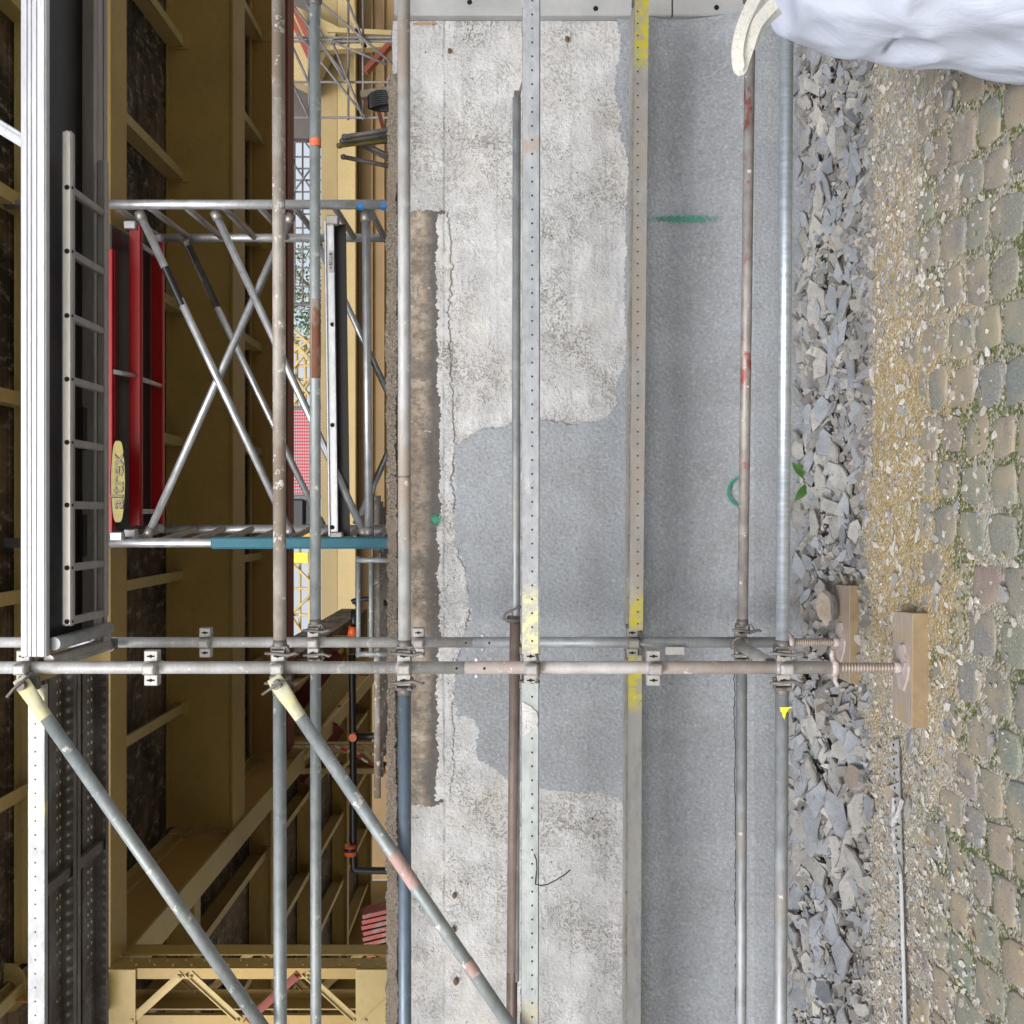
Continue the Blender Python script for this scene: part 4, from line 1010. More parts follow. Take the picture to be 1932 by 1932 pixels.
def strap(pts, w_=.035):
    m = MB(); pts = [Vector(p) for p in pts]; vs = []
    for i, p in enumerate(pts):
        a = (pts[min(i+1, len(pts)-1)]-pts[max(0, i-1)]).normalized(); s = a.cross(Vector((.35, 1, .1))).normalized(); n_ = a.cross(s)*.0025
        vs += [p-s*w_+n_, p+s*w_+n_, p+s*w_-n_, p-s*w_-n_]
    m.add(vs, [(i*4+k, i*4+(k+1) % 4, (i+1)*4+(k+1) % 4, (i+1)*4+k) for i in range(len(pts)-1) for k in range(4)]+[(0, 3, 2, 1)], False); return m
def spline(cp, n=8):
    out = []
    for i in range(len(cp)-1):
        p0, p1, p2, p3 = (Vector(cp[max(i-1, 0)]), Vector(cp[i]), Vector(cp[i+1]), Vector(cp[min(i+2, len(cp)-1)]))
        for k in range(n):
            t = k/n; out.append(.5*((2*p1)+(-p0+p2)*t+(2*p0-5*p1+4*p2-p3)*t*t+(-p0+3*p1-3*p2+p3)*t**3))
    out.append(Vector(cp[-1])); return out
Db = 2.60
strap(spline([P(1450, -40, Db), P(1425, -5, Db), P(1402, 45, Db-.02), P(1391, 95, Db-.03), P(1396, 132, Db-.03), P(1408, 100, Db-.01), P(1428, 45, Db), P(1462, 5, Db+.02)]), .015).build('lifting_loop', m_strap, bag)
strap(spline([P(1470, -30, Db+.05), P(1446, -8, Db+.05), P(1428, 20, Db+.04), P(1418, 60, Db+.03), P(1420, 85, Db+.03), P(1436, 50, Db+.05), P(1470, 18, Db+.08)]), .013).build('lifting_loop', m_strap, bag)
strap(spline([(2.12, 2.50, -.80), (2.18, 2.46, -.64), (2.08, 2.48, -.54), (2.0, 2.5, -.76)]), .02).build('lifting_loop', m_strap, bag)
strap(spline([(2.12, 3.02, -.80), (2.18, 3.06, -.64), (2.08, 3.02, -.56), (2.0, 2.98, -.76)]), .02).build('lifting_loop', m_strap, bag)

# ------------------------------------------------------------ the steel bridge overhead
ZC = 2.85
br = thing('steel_bridge', (0, 8, .6), 'yellow painted riveted steel bridge seen from below, above the wall', 'bridge')
def rivets(m, a, b, step, r=.011, n_=(0, -1, 0)):
    a, b = Vector(a), Vector(b); L_ = (b-a).length; k = max(1, int(L_/step))
    for i in range(k+1): m.ball(a+(b-a)*i/k, r, nu=6, nv=4)
def girder_x(D, xa, xb, zb, fw, mat, lipm=None, name='girder', web_off=.04, tf=.016, lip=0, zt=ZC, fwm=None):
    m = MB(); m.box(((xa+xb)/2, D+web_off, (zb+zt)/2), (xb-xa, .012, zt-zb-.004)); m.box(((xa+xb)/2, D+web_off-.035, zt-.02), (xb-xa, .07, .014))
    o = m.build(name, mat, br)
    m = MB(); m.box(((xa+xb)/2, D+fw/2, zb), (xb-xa, fw, tf))
    if lip: m.box(((xa+xb)/2, D+.006, zb+lip/2), (xb-xa-.004, .010, lip))
    m.build('bottom_flange', fwm or mat, o)
    return o
girder_x(5.74, -2.60, 9, 2.275, .24, m_yel_l, lip=.05, web_off=.12, fwm=m_yel)
girder_x(8.36, -2.60, 9, 2.30, .36, m_yel)
girder_x(10.93, -2.60, 9, 2.42, .31, m_yel_o, fwm=m_redp)
# second, narrower cream ledge on girder three
m = MB(); m.box((3.2, 10.90, 2.80), (11.6, .05, .012)); m.build('ledge_angle', m_yel_l, br)
# cross girder running away from the camera
m = MB(); m.box((-2.70, 13.0, (2.28+ZC)/2), (.012, 14.8, ZC-2.28-.006)); og = m.build('cross_girder', m_yel_o, br)
m = MB(); m.box((-2.70, 13.0, 2.275), (.20, 14.8, .018)); m.box((-2.70, 13.0, ZC-.03), (.12, 14.8, .014)); m.build('bottom_flange', m_yel_l, og)
m = MB()
for D in (8.33,): 
    rivets(m, (-2.62, D, 2.36), (-2.62, D, 2.80), .065, .012)
rivets(m, (-2.692, 6.0, 2.33), (-2.692, 18, 2.33), .14, .012)
m.build('rivets', m_yel_o, og)
for D in (5.9, 8.9, 11.5, 14.1, 16.8):
    m = MB(); m.box((-2.685, D, 2.56), (.03, .10, .52)); m.build('stiffener', m_yel_o, og)
# far cross girders to the left
for xx in (-7.4,):
    m = MB(); m.box((xx, 13, 2.56), (.012, 14.8, .56)); m.box((xx, 13, 2.275), (.2, 14.8, .018)); m.build('cross_girder', m_yel, br)
for D in (8.30, 10.96, 13.4, 16.0, 18.7):
    girder_x(D, -7.3, -2.80, 2.60, .16, m_yel, name='stringer', web_off=.08, fwm=m_yel)
for D in (13.4, 16.0):
    girder_x(D, -2.6, -1.95, 2.60, .16, m_yel, name='stringer', web_off=.08)
# small joists between the girders
jm = MB(); 
def joist(x, Da, Db, zb=2.72, mat=m_yel_l, cleat=True, zt=ZC):
    m = MB(); m.box((x, (Da+Db)/2, (zb+zt)/2+.004), (.010, Db-Da-.01, zt-zb-.012)); m.box((x+.03, (Da+Db)/2, zb), (.075, Db-Da-.012, .010)); 
    o = m.build('joist', mat, br)
    if cleat:
        m = MB(); m.box((x+.03, Db-.012, zb+.03), (.12, .012, .17), bev=.002)
        for dx in (-.01, .06):
            for dz in (-.03, .06): m.ball((x+.03+dx-.025+(.0), Db-.02, zb+.03+dz), .012, nu=6, nv=4)
        m.build('cleat', m_yel, o)
for k in range(-1, 6):
    joist(-.55-1.10*1+k*1.10+.0, 5.88, 8.40)
for k in range(-2, 6):
    joist(-.50+k*1.12, 8.45, 10.97, 2.70)
for k in range(-2, 6):
    joist(-.5+k*1.10, 4.95, 5.85, 2.74, cleat=False)
for k in range(4):
    for (Da, Db) in ((5.9, 8.38), (8.40, 11.04), (11.06, 13.48), (13.5, 16.08), (16.1, 18.78)): joist(-3.72-k*1.06, Da, Db, 2.66)
for (Da, Db) in ((11.3, 13.48), (13.5, 16.08)): joist(-2.2, Da, Db, 2.66)
# deck slab panels between the girders
for (xa, xb, ya, yb, mt) in ((-9, 9, 4.90, 8.42, m_ceil), (-2.7, 9, 8.42, 11.35, m_ceil2), (-9, -2.7, 8.42, 20, m_ceil), (-2.7, -1.9, 11.35, 20, m_ceil)):
    m = MB(); m.box(((xa+xb)/2, (ya+yb)/2, ZC+.25), (xb-xa-.004, yb-ya-.004, .5)); m.build('deck_panel', mt, br)
m = MB(); m.box((0, 4.88, 2.93), (18, .03, .30)); m.box((0, 4.83, 2.79), (18, .14, .016)); m.build('edge_beam', m_yel, br)

# lattice columns
def lattice(x0, x1, D0, D1, zb, zt, nb, label_red=None, ply=True):
    t = MB()
    for x, s in ((x0, -1), (x1, 1)):
        for D, sd_ in ((D0, 1), (D1, -1)):
            t.box((x+s*.03, D, (zb+zt)/2), (.06, .008, zt-zb)); t.box((x+s*.004, D+sd_*.065, (zb+zt)/2), (.008, .13, zt-zb))
    o = t.build('lattice_column', m_yel, br)
    r = MB()
    k = int((zt-zb)/.11)
    for i in range(k):
        z = zb+.06+i*(zt-zb-.1)/k
        for D in (D0+.035, D0+.095): r.ball((x0+.002, D, z+(.05 if D > D0+.05 else 0)), .011, nu=6, nv=4)
    r.build('rivets', m_yel, o)
    zstep = .3287 if D0 < 7 else (zt-zb)/nb; ztop = 2.17 if D0 < 7 else zt
    for i in range(nb):
        for D, sg in ((D0-.008, 1), (D1+.008, -1)):
            a = Vector((x0-.03, D, ztop-(i+1)*zstep+.02)); b = Vector((x1+.03, D, ztop-i*zstep-.02))
            if (i % 2 == 1) == (sg > 0): a.x, b.x = b.x, a.x
            l_ = MB(); l_.bar(a, b, .006, .045, up=(b-a).cross(Vector((0, 1, 0)))); l_.bar(a+Vector((0, -.006, .02)), b+Vector((0, -.006, .02)), .018, .006)
            for p in (a+(b-a)*.04, b-(b-a)*.04): l_.ball(p+Vector((0, -.01, 0)), .011, nu=6, nv=4)
            q = l_.build('lacing_bar', m_redp if (label_red == i and sg > 0) else (m_yel_l if sg > 0 else m_yel), o)
            if label_red == i and sg > 0: q['label'] = 'red primed lacing bar'
    e = MB(); e.box(((x0+x1)/2, D0-.014, zt-.06), (abs(x1-x0)-.004, .008, .20)); e.build('tie_plate', m_yel_l, o)
    e = MB(); e.box(((x0+x1)/2, D0-.014, zb+.14), (abs(x1-x0)-.004, .008, .28)); e.build('tie_plate', m_yel_l, o)
    return o
lattice(-2.575, -2.90, 5.74, 6.05, .60, 2.28, 5, label_red=2)
lattice(-2.575, -2.86, 11.10, 11.40, .60, 2.42, 7)
# hole-cut gusset plate at the far upper left
gp = MB(); D = 5.70; cen = P(14, 1865, D); outer = []; inner = []
for k in range(28):
    t = 2*math.pi*k/28; outer.append(cen+Vector((.135*math.cos(t), 0, .105*math.sin(t)))); inner.append(cen+Vector((.05*math.cos(t)-.01, 0, .038*math.sin(t)-.01)))
vs = outer+inner+[p+Vector((0, .02, 0)) for p in outer]+[p+Vector((0, .02, 0)) for p in inner]
fs = []
for k in range(28):
    j = (k+1) % 28; fs += [(k, j, 28+j, 28+k), (k, 56+k, 56+j, j), (28+k, 28+j, 84+j, 84+k)]
gp.add(vs, fs); gp.build('gusset_plate', m_yel_l, br)

# inclined cream and red beams beyond girder three
def incl(name, v0, y0, v1, y1, D, w_, h_, mat, label, lipm=None):
    a, b = P(v0, y0, D), P(v1, y1, D); m = MB(); up = (b-a).cross(Vector((0, 1, 0))).normalized()
    m.bar(a, b, .01, h_, up=up)
    for q in (-1, 1): m.bar(a+up*q*h_/2+Vector((0, -.05, 0)), b+up*q*h_/2+Vector((0, -.05, 0)), .10, .012, up=up)
    rivets(m, a+up*h_*.2+Vector((0, -.01, 0)), b+up*h_*.2+Vector((0, -.01, 0)), .3, .018)
    return tag(m.build(name, mat, None), label, 'beam')
incl('steel_beam', 540, 1425, 662, 1262, 12.3, .1, .27, m_yel_l, 'cream inclined steel beam left of the poles, above the wall top')
incl('steel_beam', 520, 1380, 640, 1232, 12.6, .1, .18, m_redp, 'dark red inclined beam just above the cream one')
incl('steel_beam', 560, 1470, 640, 1370, 12.9, .1, .18, m_redp, 'short dark red inclined beam just below the cream one')
# dark lower wall of the next span, and its cream girder
m_yel_n = paint('span_cream', (.42, .33, .16), (.37, .29, .135), .6, 1.2); m_yel_n2 = paint('span_ochre', (.33, .25, .115), None, .6, 1.2)
nb = thing('neighbouring_span', (2, 22.2, 0), 'cream girder of the next span beyond the wall with its brown lower wall', 'bridge')
def zD(v, D): return (966-v)/F*D
m = MB(); D = 22.0
m.box((4.2, D, (zD(637, D)+zD(672, D))/2), (15.6, .03, zD(637, D)-zD(672, D))); m.box((4.2, D-.10, zD(672, D)), (15.6, .22, .03)); m.build('girder_web', m_yel_n, nb)
m = MB(); m.box((4.2, D+.25, (zD(606, D)+zD(636, D))/2), (15.6, .5, zD(606, D)-zD(636, D))); m.build('top_chord', m_yel_n2, nb)
m = MB(); m.box((2.2, D+.3, (zD(670, D)-3)/2), (20.5, .1, zD(670, D)+3)); 
m.build('lower_wall', m_brown, nb)
m = MB()
for v in (676, 700, 722): m.box((4.2, D+.2, zD(v, D)), (15.6, .06, .03))
m.build('wall_rail', m_brown, nb)
m = MB(); m.box((9.9, D-.4, zD(560, D)), (1.4, .5, 1.6), Matrix.Rotation(.45, 3, 'Y')); m.build('skew_girder', m_yel_n, nb)
for (v0, y0, v1, y1) in ((640, -30, 690, 95), (600, 95, 735, 88), (620, 60, 740, 66)):
    m = MB(); m.bar(P(v0, y0, 21.4), P(v1, y1, 21.4), .1, .22, up=(0, 1, 0)); m.build('edge_member', m_yel_n, nb)
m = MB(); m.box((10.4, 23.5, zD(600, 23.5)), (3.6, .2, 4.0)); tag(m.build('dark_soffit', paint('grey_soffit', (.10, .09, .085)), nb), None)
for (v0, y0, v1, y1, mt) in ((548, 0, 590, 90, m_redp), (548, 30, 600, 145, m_redp), (690, 135, 735, 85, m_redp)):
    m = MB(); m.bar(P(v0, y0, 21.0), P(v1, y1, 21.0), .1, .20, up=(0, 1, 0)); m.build('red_member', mt, nb)

# ------------------------------------------------------------ aluminium access tower standing behind the wall lip
tw = thing('access_tower', (.8, 6.0, ZT), 'aluminium access tower with crossed braces standing on the wall behind the scaffold', 'access tower')
D1, D2 = 5.62, 6.38
def xv(y, D): return (966-y)/F*D
fr_y = [((386, 1.0), (448, 1.0)), ((1024, 1), (998, 1))]
zt_, zb_ = 3.0 if False else 2.80, ZT
xF = [xv(386, D1), xv(1024, D1)]; xB = [xv(449, D2), xv(998, D2)]
for i in (0, 1):
    m = MB(); m.tube((xF[i], D1, zb_), (xF[i], D1, zt_), .0265, 14); m.build('front_leg', m_tower, tw)
    m = MB(); m.tube((xB[i], D2, zb_), (xB[i], D2, zt_), .0265, 14); m.build('rear_leg', m_tower, tw)
    vr = [150, 212, 275, 345, 415, 485, 552, 628, 693] if i == 0 else [200, 222, 291, 350, 410, 470, 535, 590, 640, 700]
    for v in vr:
        z = zD(v, D1); m = MB(); m.tube((xF[i], D1+.02, z), (xB[i], D2-.02, z), .0185, 10); m.build('rung', m_alu_d, tw)
def tb(v0, y0, v1, y1, D, r=.0215, mat=m_tower, nm='brace'):
    m = MB(); m.tube(P(v0, y0, D), P(v1, y1, D), r, 12); o = m.build(nm, mat, tw)
    a, b = P(v0, y0, D), P(v1, y1, D); d = (b-a).normalized()
    for p in (a, b-d*.05): m = MB(); m.tube(p, p+d*.05, r+.006, 12); m.build('claw', m_alu_d, o)
    return o
tb(262, 400, 550, 1010, D1+.05); tb(405, 400, 690, 1012, D1+.05); tb(278, 1012, 550, 405, D1+.08); tb(690, 402, 696, 1012, D1+.03, .023, nm='horizontal_brace')
tb(348, 452, 608, 992, D2-.06, .020); tb(596, 452, 760, 800, D2-.06, .020); tb(672, 990, 760, 790, D2-.06, .020)
m = MB(); m.tube(P(353, 458, D2-.06), P(410, 580, D2-.06), .0215, 12); tag(m.build('painted_stretch', paint('black_worn_paint', (.02, .018, .015), (.06, .05, .035), .7, 20), tw), 'black painted top of the rear brace')
m = MB(); m.tube(P(312, 505, D1+.05), P(345, 577, D1+.05), .0225, 12, cap=False); m.build('painted_stretch', m_black, tw)
m = MB(); m.box(((xF[1]), D1-.005, (zD(400, D1)+ZT)/2-.1), (.066, .06, zD(400, D1)-ZT+.2), bev=.01); tag(m.build('foam_sleeve', m_teal, tw), 'teal square sleeve over the front left leg')
for v in (682, 725):
    m = MB(); m.tube((xF[0]-.004, D1, zD(v, D1)-.018), (xF[0]-.004, D1, zD(v, D1)+.018), .0272, 12, cap=False); m.build('blue_mark', paint('blue_spot', (.02, .22, .55)), tw)
# platform with bright side beam and black floor
pf = thing('tower_platform', P(640, 700, D1), 'tower platform with silver side beam and black floor, low in the access tower', 'platform', 'platforms of the access tower')
m = MB(); a, b = P(622, 418, D1+.02), P(630, 1012, D1+.02); m.bar(a, b, .022, .052, bev=.003); m.bar(a+Vector((0, -.008, .022)), b+Vector((0, -.008, .022)), .03, .012, bev=.003); m.bar(a+Vector((0, -.006, -.022)), b+Vector((0, -.006, -.022)), .03, .008, bev=.002)
m.build('side_beam', m_tower, pf)
m = MB(); a2, b2 = a+Vector((0, .28, .03)), b+Vector((0, .28, .03)); m.bar(a2, b2, .52, .012); m.build('floor', m_black, pf)
m = MB(); a3, b3 = a+Vector((0, .06, -.02)), b+Vector((0, .06, -.02)); m.bar(a3, b3, .012, .12); m.build('inner_beam', m_black, pf)
m = MB()
for y in (610, 800): m.tube(P(628, y, D1+.05), P(645, y+2, D1+.5), .014, 10)
m.build('cross_tube', m_tower, pf)
m = MB()
for y in (612, 802, 995): m.tube(P(627, y, D1+.004), P(627, y, D1+.0045), .012, 12)
m.build('slot', m_hole, pf)
for p in (a, b): m = MB(); m.box(p+Vector((0, -.02, -.02)), (.05, .05, .07), bev=.006); m.build('hook', m_alu_d, pf)
m = MB(); m.box(P(625, 493, D1-.001)+Vector((0, -.006, 0)), (.115, .001, .030)); m.build('sticker', paint('grey_sticker', (.42, .43, .45)), pf)
def text(s, size, loc, mat, parent, name, rot=(R(90), 0, 0), ext=.0006, sx=1.):
    cu = bpy.data.curves.new(name, 'FONT'); cu.body = s; cu.size = size; cu.align_x = 'CENTER'; cu.align_y = 'CENTER'; cu.extrude = ext; cu.offset = size*.012
    to = bpy.data.objects.new('tmp', cu); col.objects.link(to); bpy.context.view_layer.update()
    me = bpy.data.meshes.new_from_object(to.evaluated_get(bpy.context.evaluated_depsgraph_get())); bpy.data.objects.remove(to)
    me.materials.clear(); me.materials.append(mat); o = bpy.data.objects.new(name, me); col.objects.link(o); o.parent = parent
    o.location = Vector(loc)-W(parent); o.rotation_euler = rot; o.scale = (sx, 1, 1); return o
text('= 52 L1 B', .022, P(625, 493, D1-.001)+Vector((0, -.008, 0)), m_hole, pf, 'lettering')
# red platform overhead in the tower
rp = thing('red_platform', P(250, 700, D1), 'red framed platform with black floor hung high in the access tower', 'platform', 'platforms of the access tower')
zr = 2.17
def railx(D, y0, y1, z, h_, name='red_rail'):
    m = MB(); a, b = Vector((xv(y0, D), D, z)), Vector((xv(y1, D), D, z)); m.bar(a, b, .022, h_, bev=.004); m.bar(a+Vector((0, .012, -h_/2+.004)), b+Vector((0, .012, -h_/2+.004)), .04, .008, bev=.002); m.build(name, m_red, rp)
railx(5.60, 470, 1012, zr+.045, .035); railx(5.80, 425, 992, zr-.02, .066); railx(6.22, 452, 992, zr, .070)
m = MB(); m.box(((xv(440, 5.8)+xv(1000, 5.8))/2, 5.92, zr+.045), (xv(440, 5.8)-xv(1000, 5.8), .62, .012)); m.build('floor', m_black, rp)
for (y, Da, Db) in ((488, 5.83, 6.21), (728, 5.83, 6.21), (965, 5.83, 6.21)):
    x = xv(y, Db); m = MB(); m.tube((x, Da, zr-.02), (x, Db, zr-.02), .014, 10); m.build('cross_tube', m_tower, rp)
for (y, D) in ((427, 5.80), (452, 6.22), (1006, 5.80), (996, 6.22), (1012, 5.6)): m = MB(); m.box((xv(y, D), D-.01, zr), (.05, .05, .07), bev=.006); m.build('hook', m_tower, rp)
m = MB(); m.tube((xv(706, 5.7), 5.60, zr+.03), (xv(708, 5.78), 5.785, zr-.02), .014, 10); m.build('cross_tube', m_tower, rp)
# name plate with its border and lettering
Dn = 5.585; pA, pB = P(210, 985, Dn), P(233, 832, Dn)
cxn = (pA.x+pB.x)/2; czn = (P(210, 0, Dn).z+P(236, 0, Dn).z)/2; Ln = abs(pB.x-pA.x)/2; Hn = abs(P(210, 0, Dn).z-P(236, 0, Dn).z)/2
def plate(grow, yy, mat, nm):
    out = []
    for k in range(40):
        t = 2*math.pi*k/40; c, s = math.cos(t), math.sin(t); q = (abs(c)**5+abs(s)**2.2)**(-1/3.4); out.append(Vector((cxn+c*q*(Ln+grow), yy, czn+s*min(q, 1)*(Hn+grow))))
    m = MB(); m.prism(out, (0, .003, 0)); return m.build(nm, mat, rp)
plate(.006, Dn-.001, m_hole, 'plate_border'); plate(0, Dn-.004, paint('brass_plate', (.50, .42, .14)), 'name_plate')
text('altrex', .098, (cxn, Dn-.006, czn+.0), m_hole, rp, 'lettering', sx=1.32); text('altrex', .094, (cxn, Dn-.0085, czn+.0), paint('grey_letter', (.30, .27, .17)), rp, 'lettering_fill', sx=1.33)
for o in rp.children:
    pass

# ------------------------------------------------------------ things lying on the wall top
for k in range(5):
    v = 712+k*5; D = 6.9+.06*k; m = MB(); m.tube(P(v, 935+k*11, D), P(v, 1505-k*40, D), .024, 12)
    tag(m.build('stacked_tube', m_tube_old, None), 'spare scaffold tube stacked on the wall top behind the poles', 'scaffold tube', 'spare tubes stacked on the wall top')
fr = thing('spare_frame', P(735, 1100, 6.7), 'grey tubular frame leaning behind the wall top', 'frame')
m = MB()
for y in (1057, 1234): m.tube(P(672, y, 6.75), P(740, y, 6.75), .018, 10)
for v in (676, 700): m.tube(P(v, 1050, 6.75), P(v, 1240, 6.75), .016, 10)
m.build('frame_tubes', m_tube_brace, fr)
# bundle of bars sticking up
for k, (v0, y0, v1, y1) in enumerate(((745, 243, 650, 258), (745, 250, 646, 266), (745, 256, 652, 262), (745, 262, 640, 275), (745, 266, 655, 272), (745, 300, 680, 268), (745, 306, 688, 276), (745, 316, 648, 296))):
    D = 7.2+.05*k; m = MB(); m.tube(P(v0, y0, D), P(v1, y1, D), .017, 8); m.ball(P(v1, y1, D), .022)
    tag(m.build('iron_bar', m_coup_d if k != 3 else paint('yellow_dirty_bar', (.20, .17, .04)), None), 'dark iron bar leaning out of the bundle on the wall top' if k != 3 else 'iron bar with a yellow tip in the bundle on the wall top', 'bar', 'iron bars bundled on the wall top')
hs = MB()
for k in range(7):
    hs.path(spline([P(750, 176+k*3, 7.4), P(720, 172+k*4, 7.4), P(700, 178+k*4, 7.4), P(698, 186+k*3, 7.42), P(715, 190+k*3, 7.45), P(750, 192+k*3, 7.45)], 5), .012, 8)
tag(hs.build('hose_coil', m_black, None), 'coil of black hoses lying on the wall top near the bars', 'hose')
m = MB(); m.bar(P(681, 180, 7.6), P(760, 168, 7.6), .06, .055, bev=.005); tag(m.build('timber_offcut', m_wood, None), 'brown timber plank sticking out above the wall top', 'timber')
m = MB(); m.bar(P(705, 174, 7.7), P(736, 290, 7.7), .05, .03); tag(m.build('dark_batten', m_redp, None), 'dark reddish batten slanting behind the timber plank', 'batten')
# red trough planks
for k in range(9):
    y = 1712+k*10.5; D = 7.0; a, b = P(684+abs(k-4)*1.6-(4 if k < 3 else 0)+k*.8, y+7, D), P(760, y-10, D); m = MB(); up = (b-a).cross(Vector((0, 1, 0))).normalized()
    m.bar(a, b, .16, .006, up=up)
    for s_ in (-1, 1): m.bar(a+Vector((0, s_*.08, 0))-up*.010, b+Vector((0, s_*.08, 0))-up*.010, .006, .026, up=up)
    tag(m.build('trough_plank', m_redtrough, None), 'red steel trough plank in the slanting stack on the wall top', 'plank', 'red trough planks stacked on the wall top')
# black pipes with orange collars
bp = thing('black_pipe', P(735, 1642, 8), 'black drain pipe with an elbow and orange striped collar above the wall top', 'pipe')
m = MB(); m.path(spline([P(664, 1235, 8), P(666, 1400, 8), P(667, 1600, 8), P(668, 1632, 8), P(674, 1641, 8), P(740, 1643, 8)], 6), .028, 12); m.build('pipe_run', m_black, bp)
m = MB(); m.tube(P(661, 1594, 7.97), P(661, 1614, 7.97), .045, 14); m.build('collar', m_orange, bp)
m = MB(); m.tube(P(661, 1600, 7.97), P(661, 1606, 7.97), .047, 14); m.build('collar_band', m_black, bp)
bp = thing('black_pipe', P(735, 1392, 7.6), 'short black pipe with an orange end cap standing above the wall top', 'pipe')
m = MB(); m.tube(P(672, 1390, 7.6), P(740, 1387, 7.6), .026, 12); m.build('pipe_run', m_black, bp)
m = MB(); m.tube(P(666, 1391, 7.58)-Vector((0, .02, 0)), P(666, 1391, 7.58)+Vector((0, .03, 0)), .030, 12); m.build('end_cap', m_orange, bp)
cbm = MB(); cbm.path(spline([P(735, 1140, 7), P(700, 1130, 7), P(672, 1133, 7), P(664, 1136, 7)], 6), .018, 8); cbm.path(spline([P(668, 1137, 7), P(678, 1155, 7), P(676, 1175, 7)], 6), .006, 6); cbm.tube(P(668, 1150, 7), P(668, 1190, 7), .022, 10)
tag(cbm.build('black_hose', m_black, None), 'black hose clamp and cable poking above the wall top beside the rear pole', 'hose')
m = MB(); m.tube(P(666, 1182, 6.98), P(664, 1200, 6.98), .030, 12); tag(m.build('orange_collar', m_orange, None), 'orange and black collar just right of the rear pole above the wall top', 'collar')
tp_ = MB(); tp_.path([P(632, 1408, 10.6), P(660, 1418, 10.6), P(690, 1436, 10.6), P(735, 1455, 10.6)], .014, 6)
n = N('red_white_stripes'); s_ = n.sep(n.world()); fr_ = n.math('FRACT', n.math('MULTIPLY', s_[2], 7.)); n.fin(n.mix(n.ramp(fr_, .48, .52), (.6, .03, .02), (.75, .73, .7)), .5)
tag(tp_.build('barrier_tape', n.m, None), 'red and white barrier tape strung by the far lattice column', 'tape')

# ------------------------------------------------------------ far background seen through the gap
def frame_scaffold(D, ys, vs_, diag, mat, label, r=.024, zb=GZ):
    t = thing('distant_scaffold', (xv(sum(ys)/len(ys), D), D, zb), label, 'scaffold', 'distant scaffolds')
    for y in ys:
        m = MB(); m.tube((xv(y, D), D, zb), (xv(y, D), D, zD(min(vs_)-6, D)), r, 8); m.build('standard', mat, t)
    for v in vs_:
        m = MB(); m.tube((xv(min(ys)-4, D), D, zD(v, D)), (xv(max(ys)+4, D), D, zD(v, D)), r, 8); m.build('ledger', mat, t)
    for (v0, y0, v1, y1) in diag:
        m = MB(); m.tube(P(v0, y0, D-.1), P(v1, y1, D-.1), r, 8); m.build('brace', mat, t)
    return t
m_far = metal('far_tube', (.13, .12, .12), (.20, .19, .19), .6, .2, spl=.74)
frame_scaffold(19.5, [-40, 71, 78, 155, 222], [548, 583, 657, 685], [(545, 0, 660, 155), (600, 0, 740, 120), (655, 0, 684, 74), (560, 60, 690, 222), (575, 0, 610, 70), (626, 76, 684, 220), (604, 80, 650, 150), (626, 78, 730, 122), (553, 90, 584, 160), (553, 160, 584, 225)], m_far, 'distant grey scaffold with many diagonals in front of the cream girder')
frame_scaffold(26, [240, 268, 296, 318, 340, 362, 385, 404, 430, 470, 505, 540, 575], [540, 556, 571, 588, 603], [(548, 232, 600, 300), (548, 300, 600, 375), (600, 300, 548, 370), (548, 380, 600, 440)], m_far, 'distant scaffold seen against white sky between the red flange and the cream girder')
frame_scaffold(30, [640, 664, 690, 716, 742, 768], [544, 560, 576, 592, 606], [(548, 640, 600, 700), (600, 640, 548, 700), (548, 700, 600, 768), (560, 650, 596, 690), (600, 700, 548, 768), (552, 620, 604, 668), (606, 628, 552, 664)], m_yel_l, 'distant cream latticework beyond the bridge, above the red netting', .045)
frame_scaffold(28, [1010, 1060, 1110, 1160, 1210, 1245], [546, 566, 584, 602], [(548, 1060, 600, 1110), (600, 1110, 548, 1160), (548, 1160, 600, 1240)], m_yel_l, 'distant cream latticework between the rear pole and the teal sleeve', .04)
# red debris netting
t = thing('red_netting', P(620, 835, 27), 'red safety netting hung between distant posts', 'netting')
D = 27
for k in range(28):
    m = MB(); y = 772+k*6.1; m.box(P(578, y, D), (.032, .01, zD(535, D)-zD(622, D))); m.build('strand', m_red, t)
for k in range(26):
    m = MB(); v = 538+k*3.3; m.box(P(v, 853, D+.02), (xv(772, D)-xv(935, D), .01, .022)); m.build('strand', m_red, t)
m = MB()
for y in (770, 937): m.tube((xv(y, D), D, GZ), (xv(y, D), D, zD(530, D)), .05, 8)
m.build('post', m_far, t)
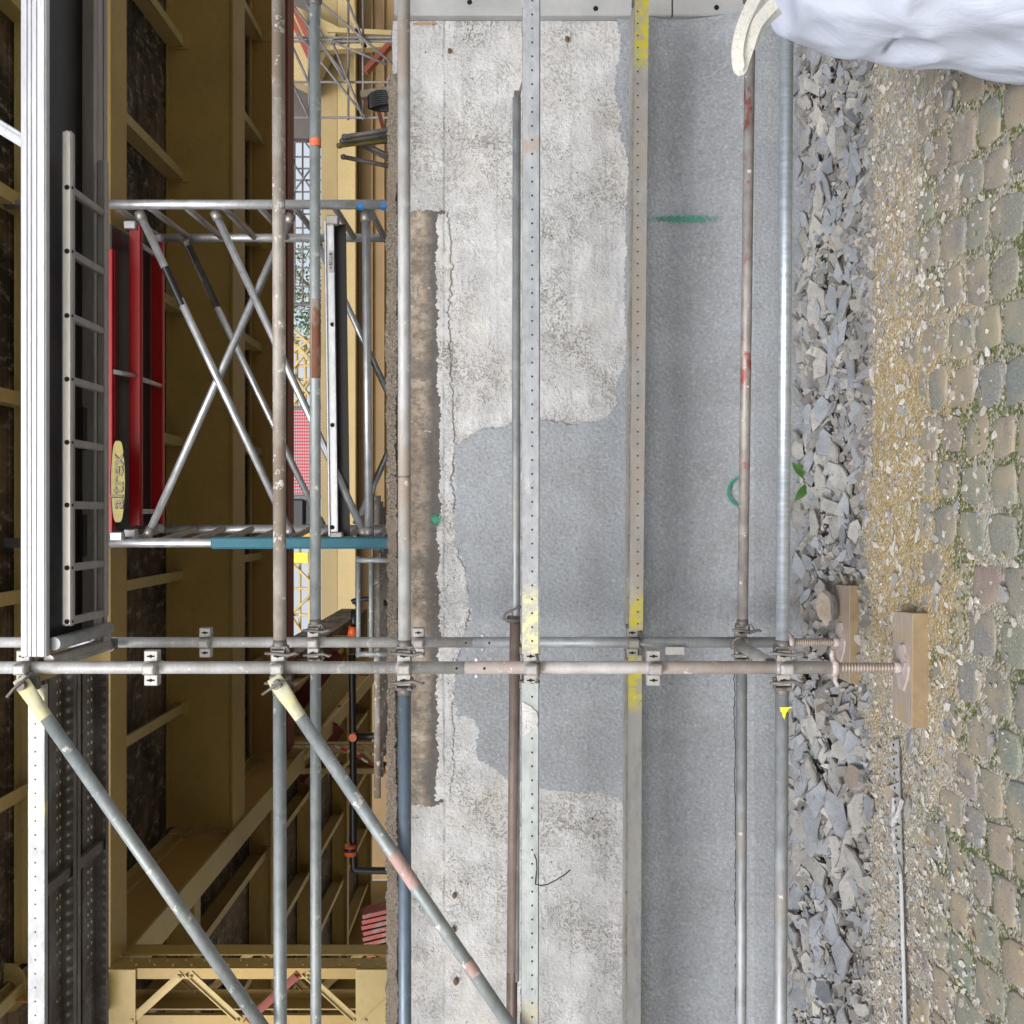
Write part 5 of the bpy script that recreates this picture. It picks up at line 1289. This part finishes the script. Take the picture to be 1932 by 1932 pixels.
# yellow machine and dark cabin
t = thing('yellow_machine', P(700, 1020, 25), 'tall yellow site machine with dark cab beyond the bridge', 'machine')
D = 25
m = MB(); m.box(P(567, 968, D), (.7, .8, .35), bev=.05); m.box(P(583, 968, D)+Vector((0, 0, -.1)), (.6, .7, .25), bev=.03); m.build('cab', paint('dark_cab', (.02, .025, .035), rough=.3), t)
m = MB(); m.bar(P(552, 1005, D), P(600, 1000, D), .5, .35, up=(1, 0, 0), bev=.04); m.bar(P(556, 1010, D), P(556, 1030, D), .4, .35, bev=.04); m.box((xv(1000, D), D, 2.2), (.5, .6, 7.5), bev=.05); m.build('mast', paint('machine_yellow', (.62, .36, .03)), t)
m = MB(); m.box(P(568, 1052, D)+Vector((0, 0, 0)), (.25, .1, .35)); m.build('sign_panel', paint('panel_yellow', (.75, .68, .05)), t)
# tree beyond the bridge
tr = thing('tree', (xv(560, 34), 34, GZ), 'green leafy tree behind the distant scaffolds', 'tree')
m = MB(); x0_ = xv(560, 34)
m.path([(x0_, 34, GZ), (x0_+.1, 34, 2), (x0_-.05, 34.1, 5), (x0_+.1, 34, 7.5)], [.22, .18, .13, .05], 8)
for k in range(9):
    a = k*.7; z = 2.5+k*.5; m.path([(x0_, 34, z), (x0_+math.cos(a)*.9, 34+math.sin(a)*.9, z+.6), (x0_+math.cos(a)*1.7, 34+math.sin(a)*1.6, z+1.0)], [.06, .04, .015], 6)
m.build('trunk', m_wood, tr)
m = MB(); rt = random.Random(3)
for k in range(9000):
    a = rt.uniform(0, 6.283); r_ = rt.random()**.5; z = rt.uniform(2.6, 8.6); prof = math.sin(math.pi*(z-2.2)/6.8)**.6*2.0
    c = Vector((x0_+math.cos(a)*r_*prof, 34+math.sin(a)*r_*prof, z))
    if noise.noise(c*1.3) < -.08: continue
    s = rt.uniform(.05, .11); d1 = Vector((rt.uniform(-1, 1), rt.uniform(-1, 1), rt.uniform(-1, 1))).normalized(); d2 = d1.orthogonal().normalized()
    m.add([c-d1*s, c+d2*s*.45, c+d1*s, c-d2*s*.45], [(0, 1, 2, 3)])
m.build('crown', solidmat('tree_leaf', (.05, .11, .03), (.09, .17, .045), 5, .6, .1), tr, fixn=False)
# pale building far behind
bd = thing('distant_building', (4, 60, GZ), 'pale grey building far beyond the bridge', 'building')
m = MB(); m.box((9, 60, 3), (26, 8, 9)); m.build('wall', paint('pale_wall', (.62, .62, .64), (.56, .56, .57), .8), bd)
for k in range(8):
    for q in (0, 1):
        m = MB(); m.box((-2.2+k*3.2, 55.97, 2.2+q*3.2), (1.3, .08, 1.5)); m.build('window', N('window_glass').fin((.05, .06, .07), .15) if k == q == 0 else bpy.data.materials['window_glass'], bd)
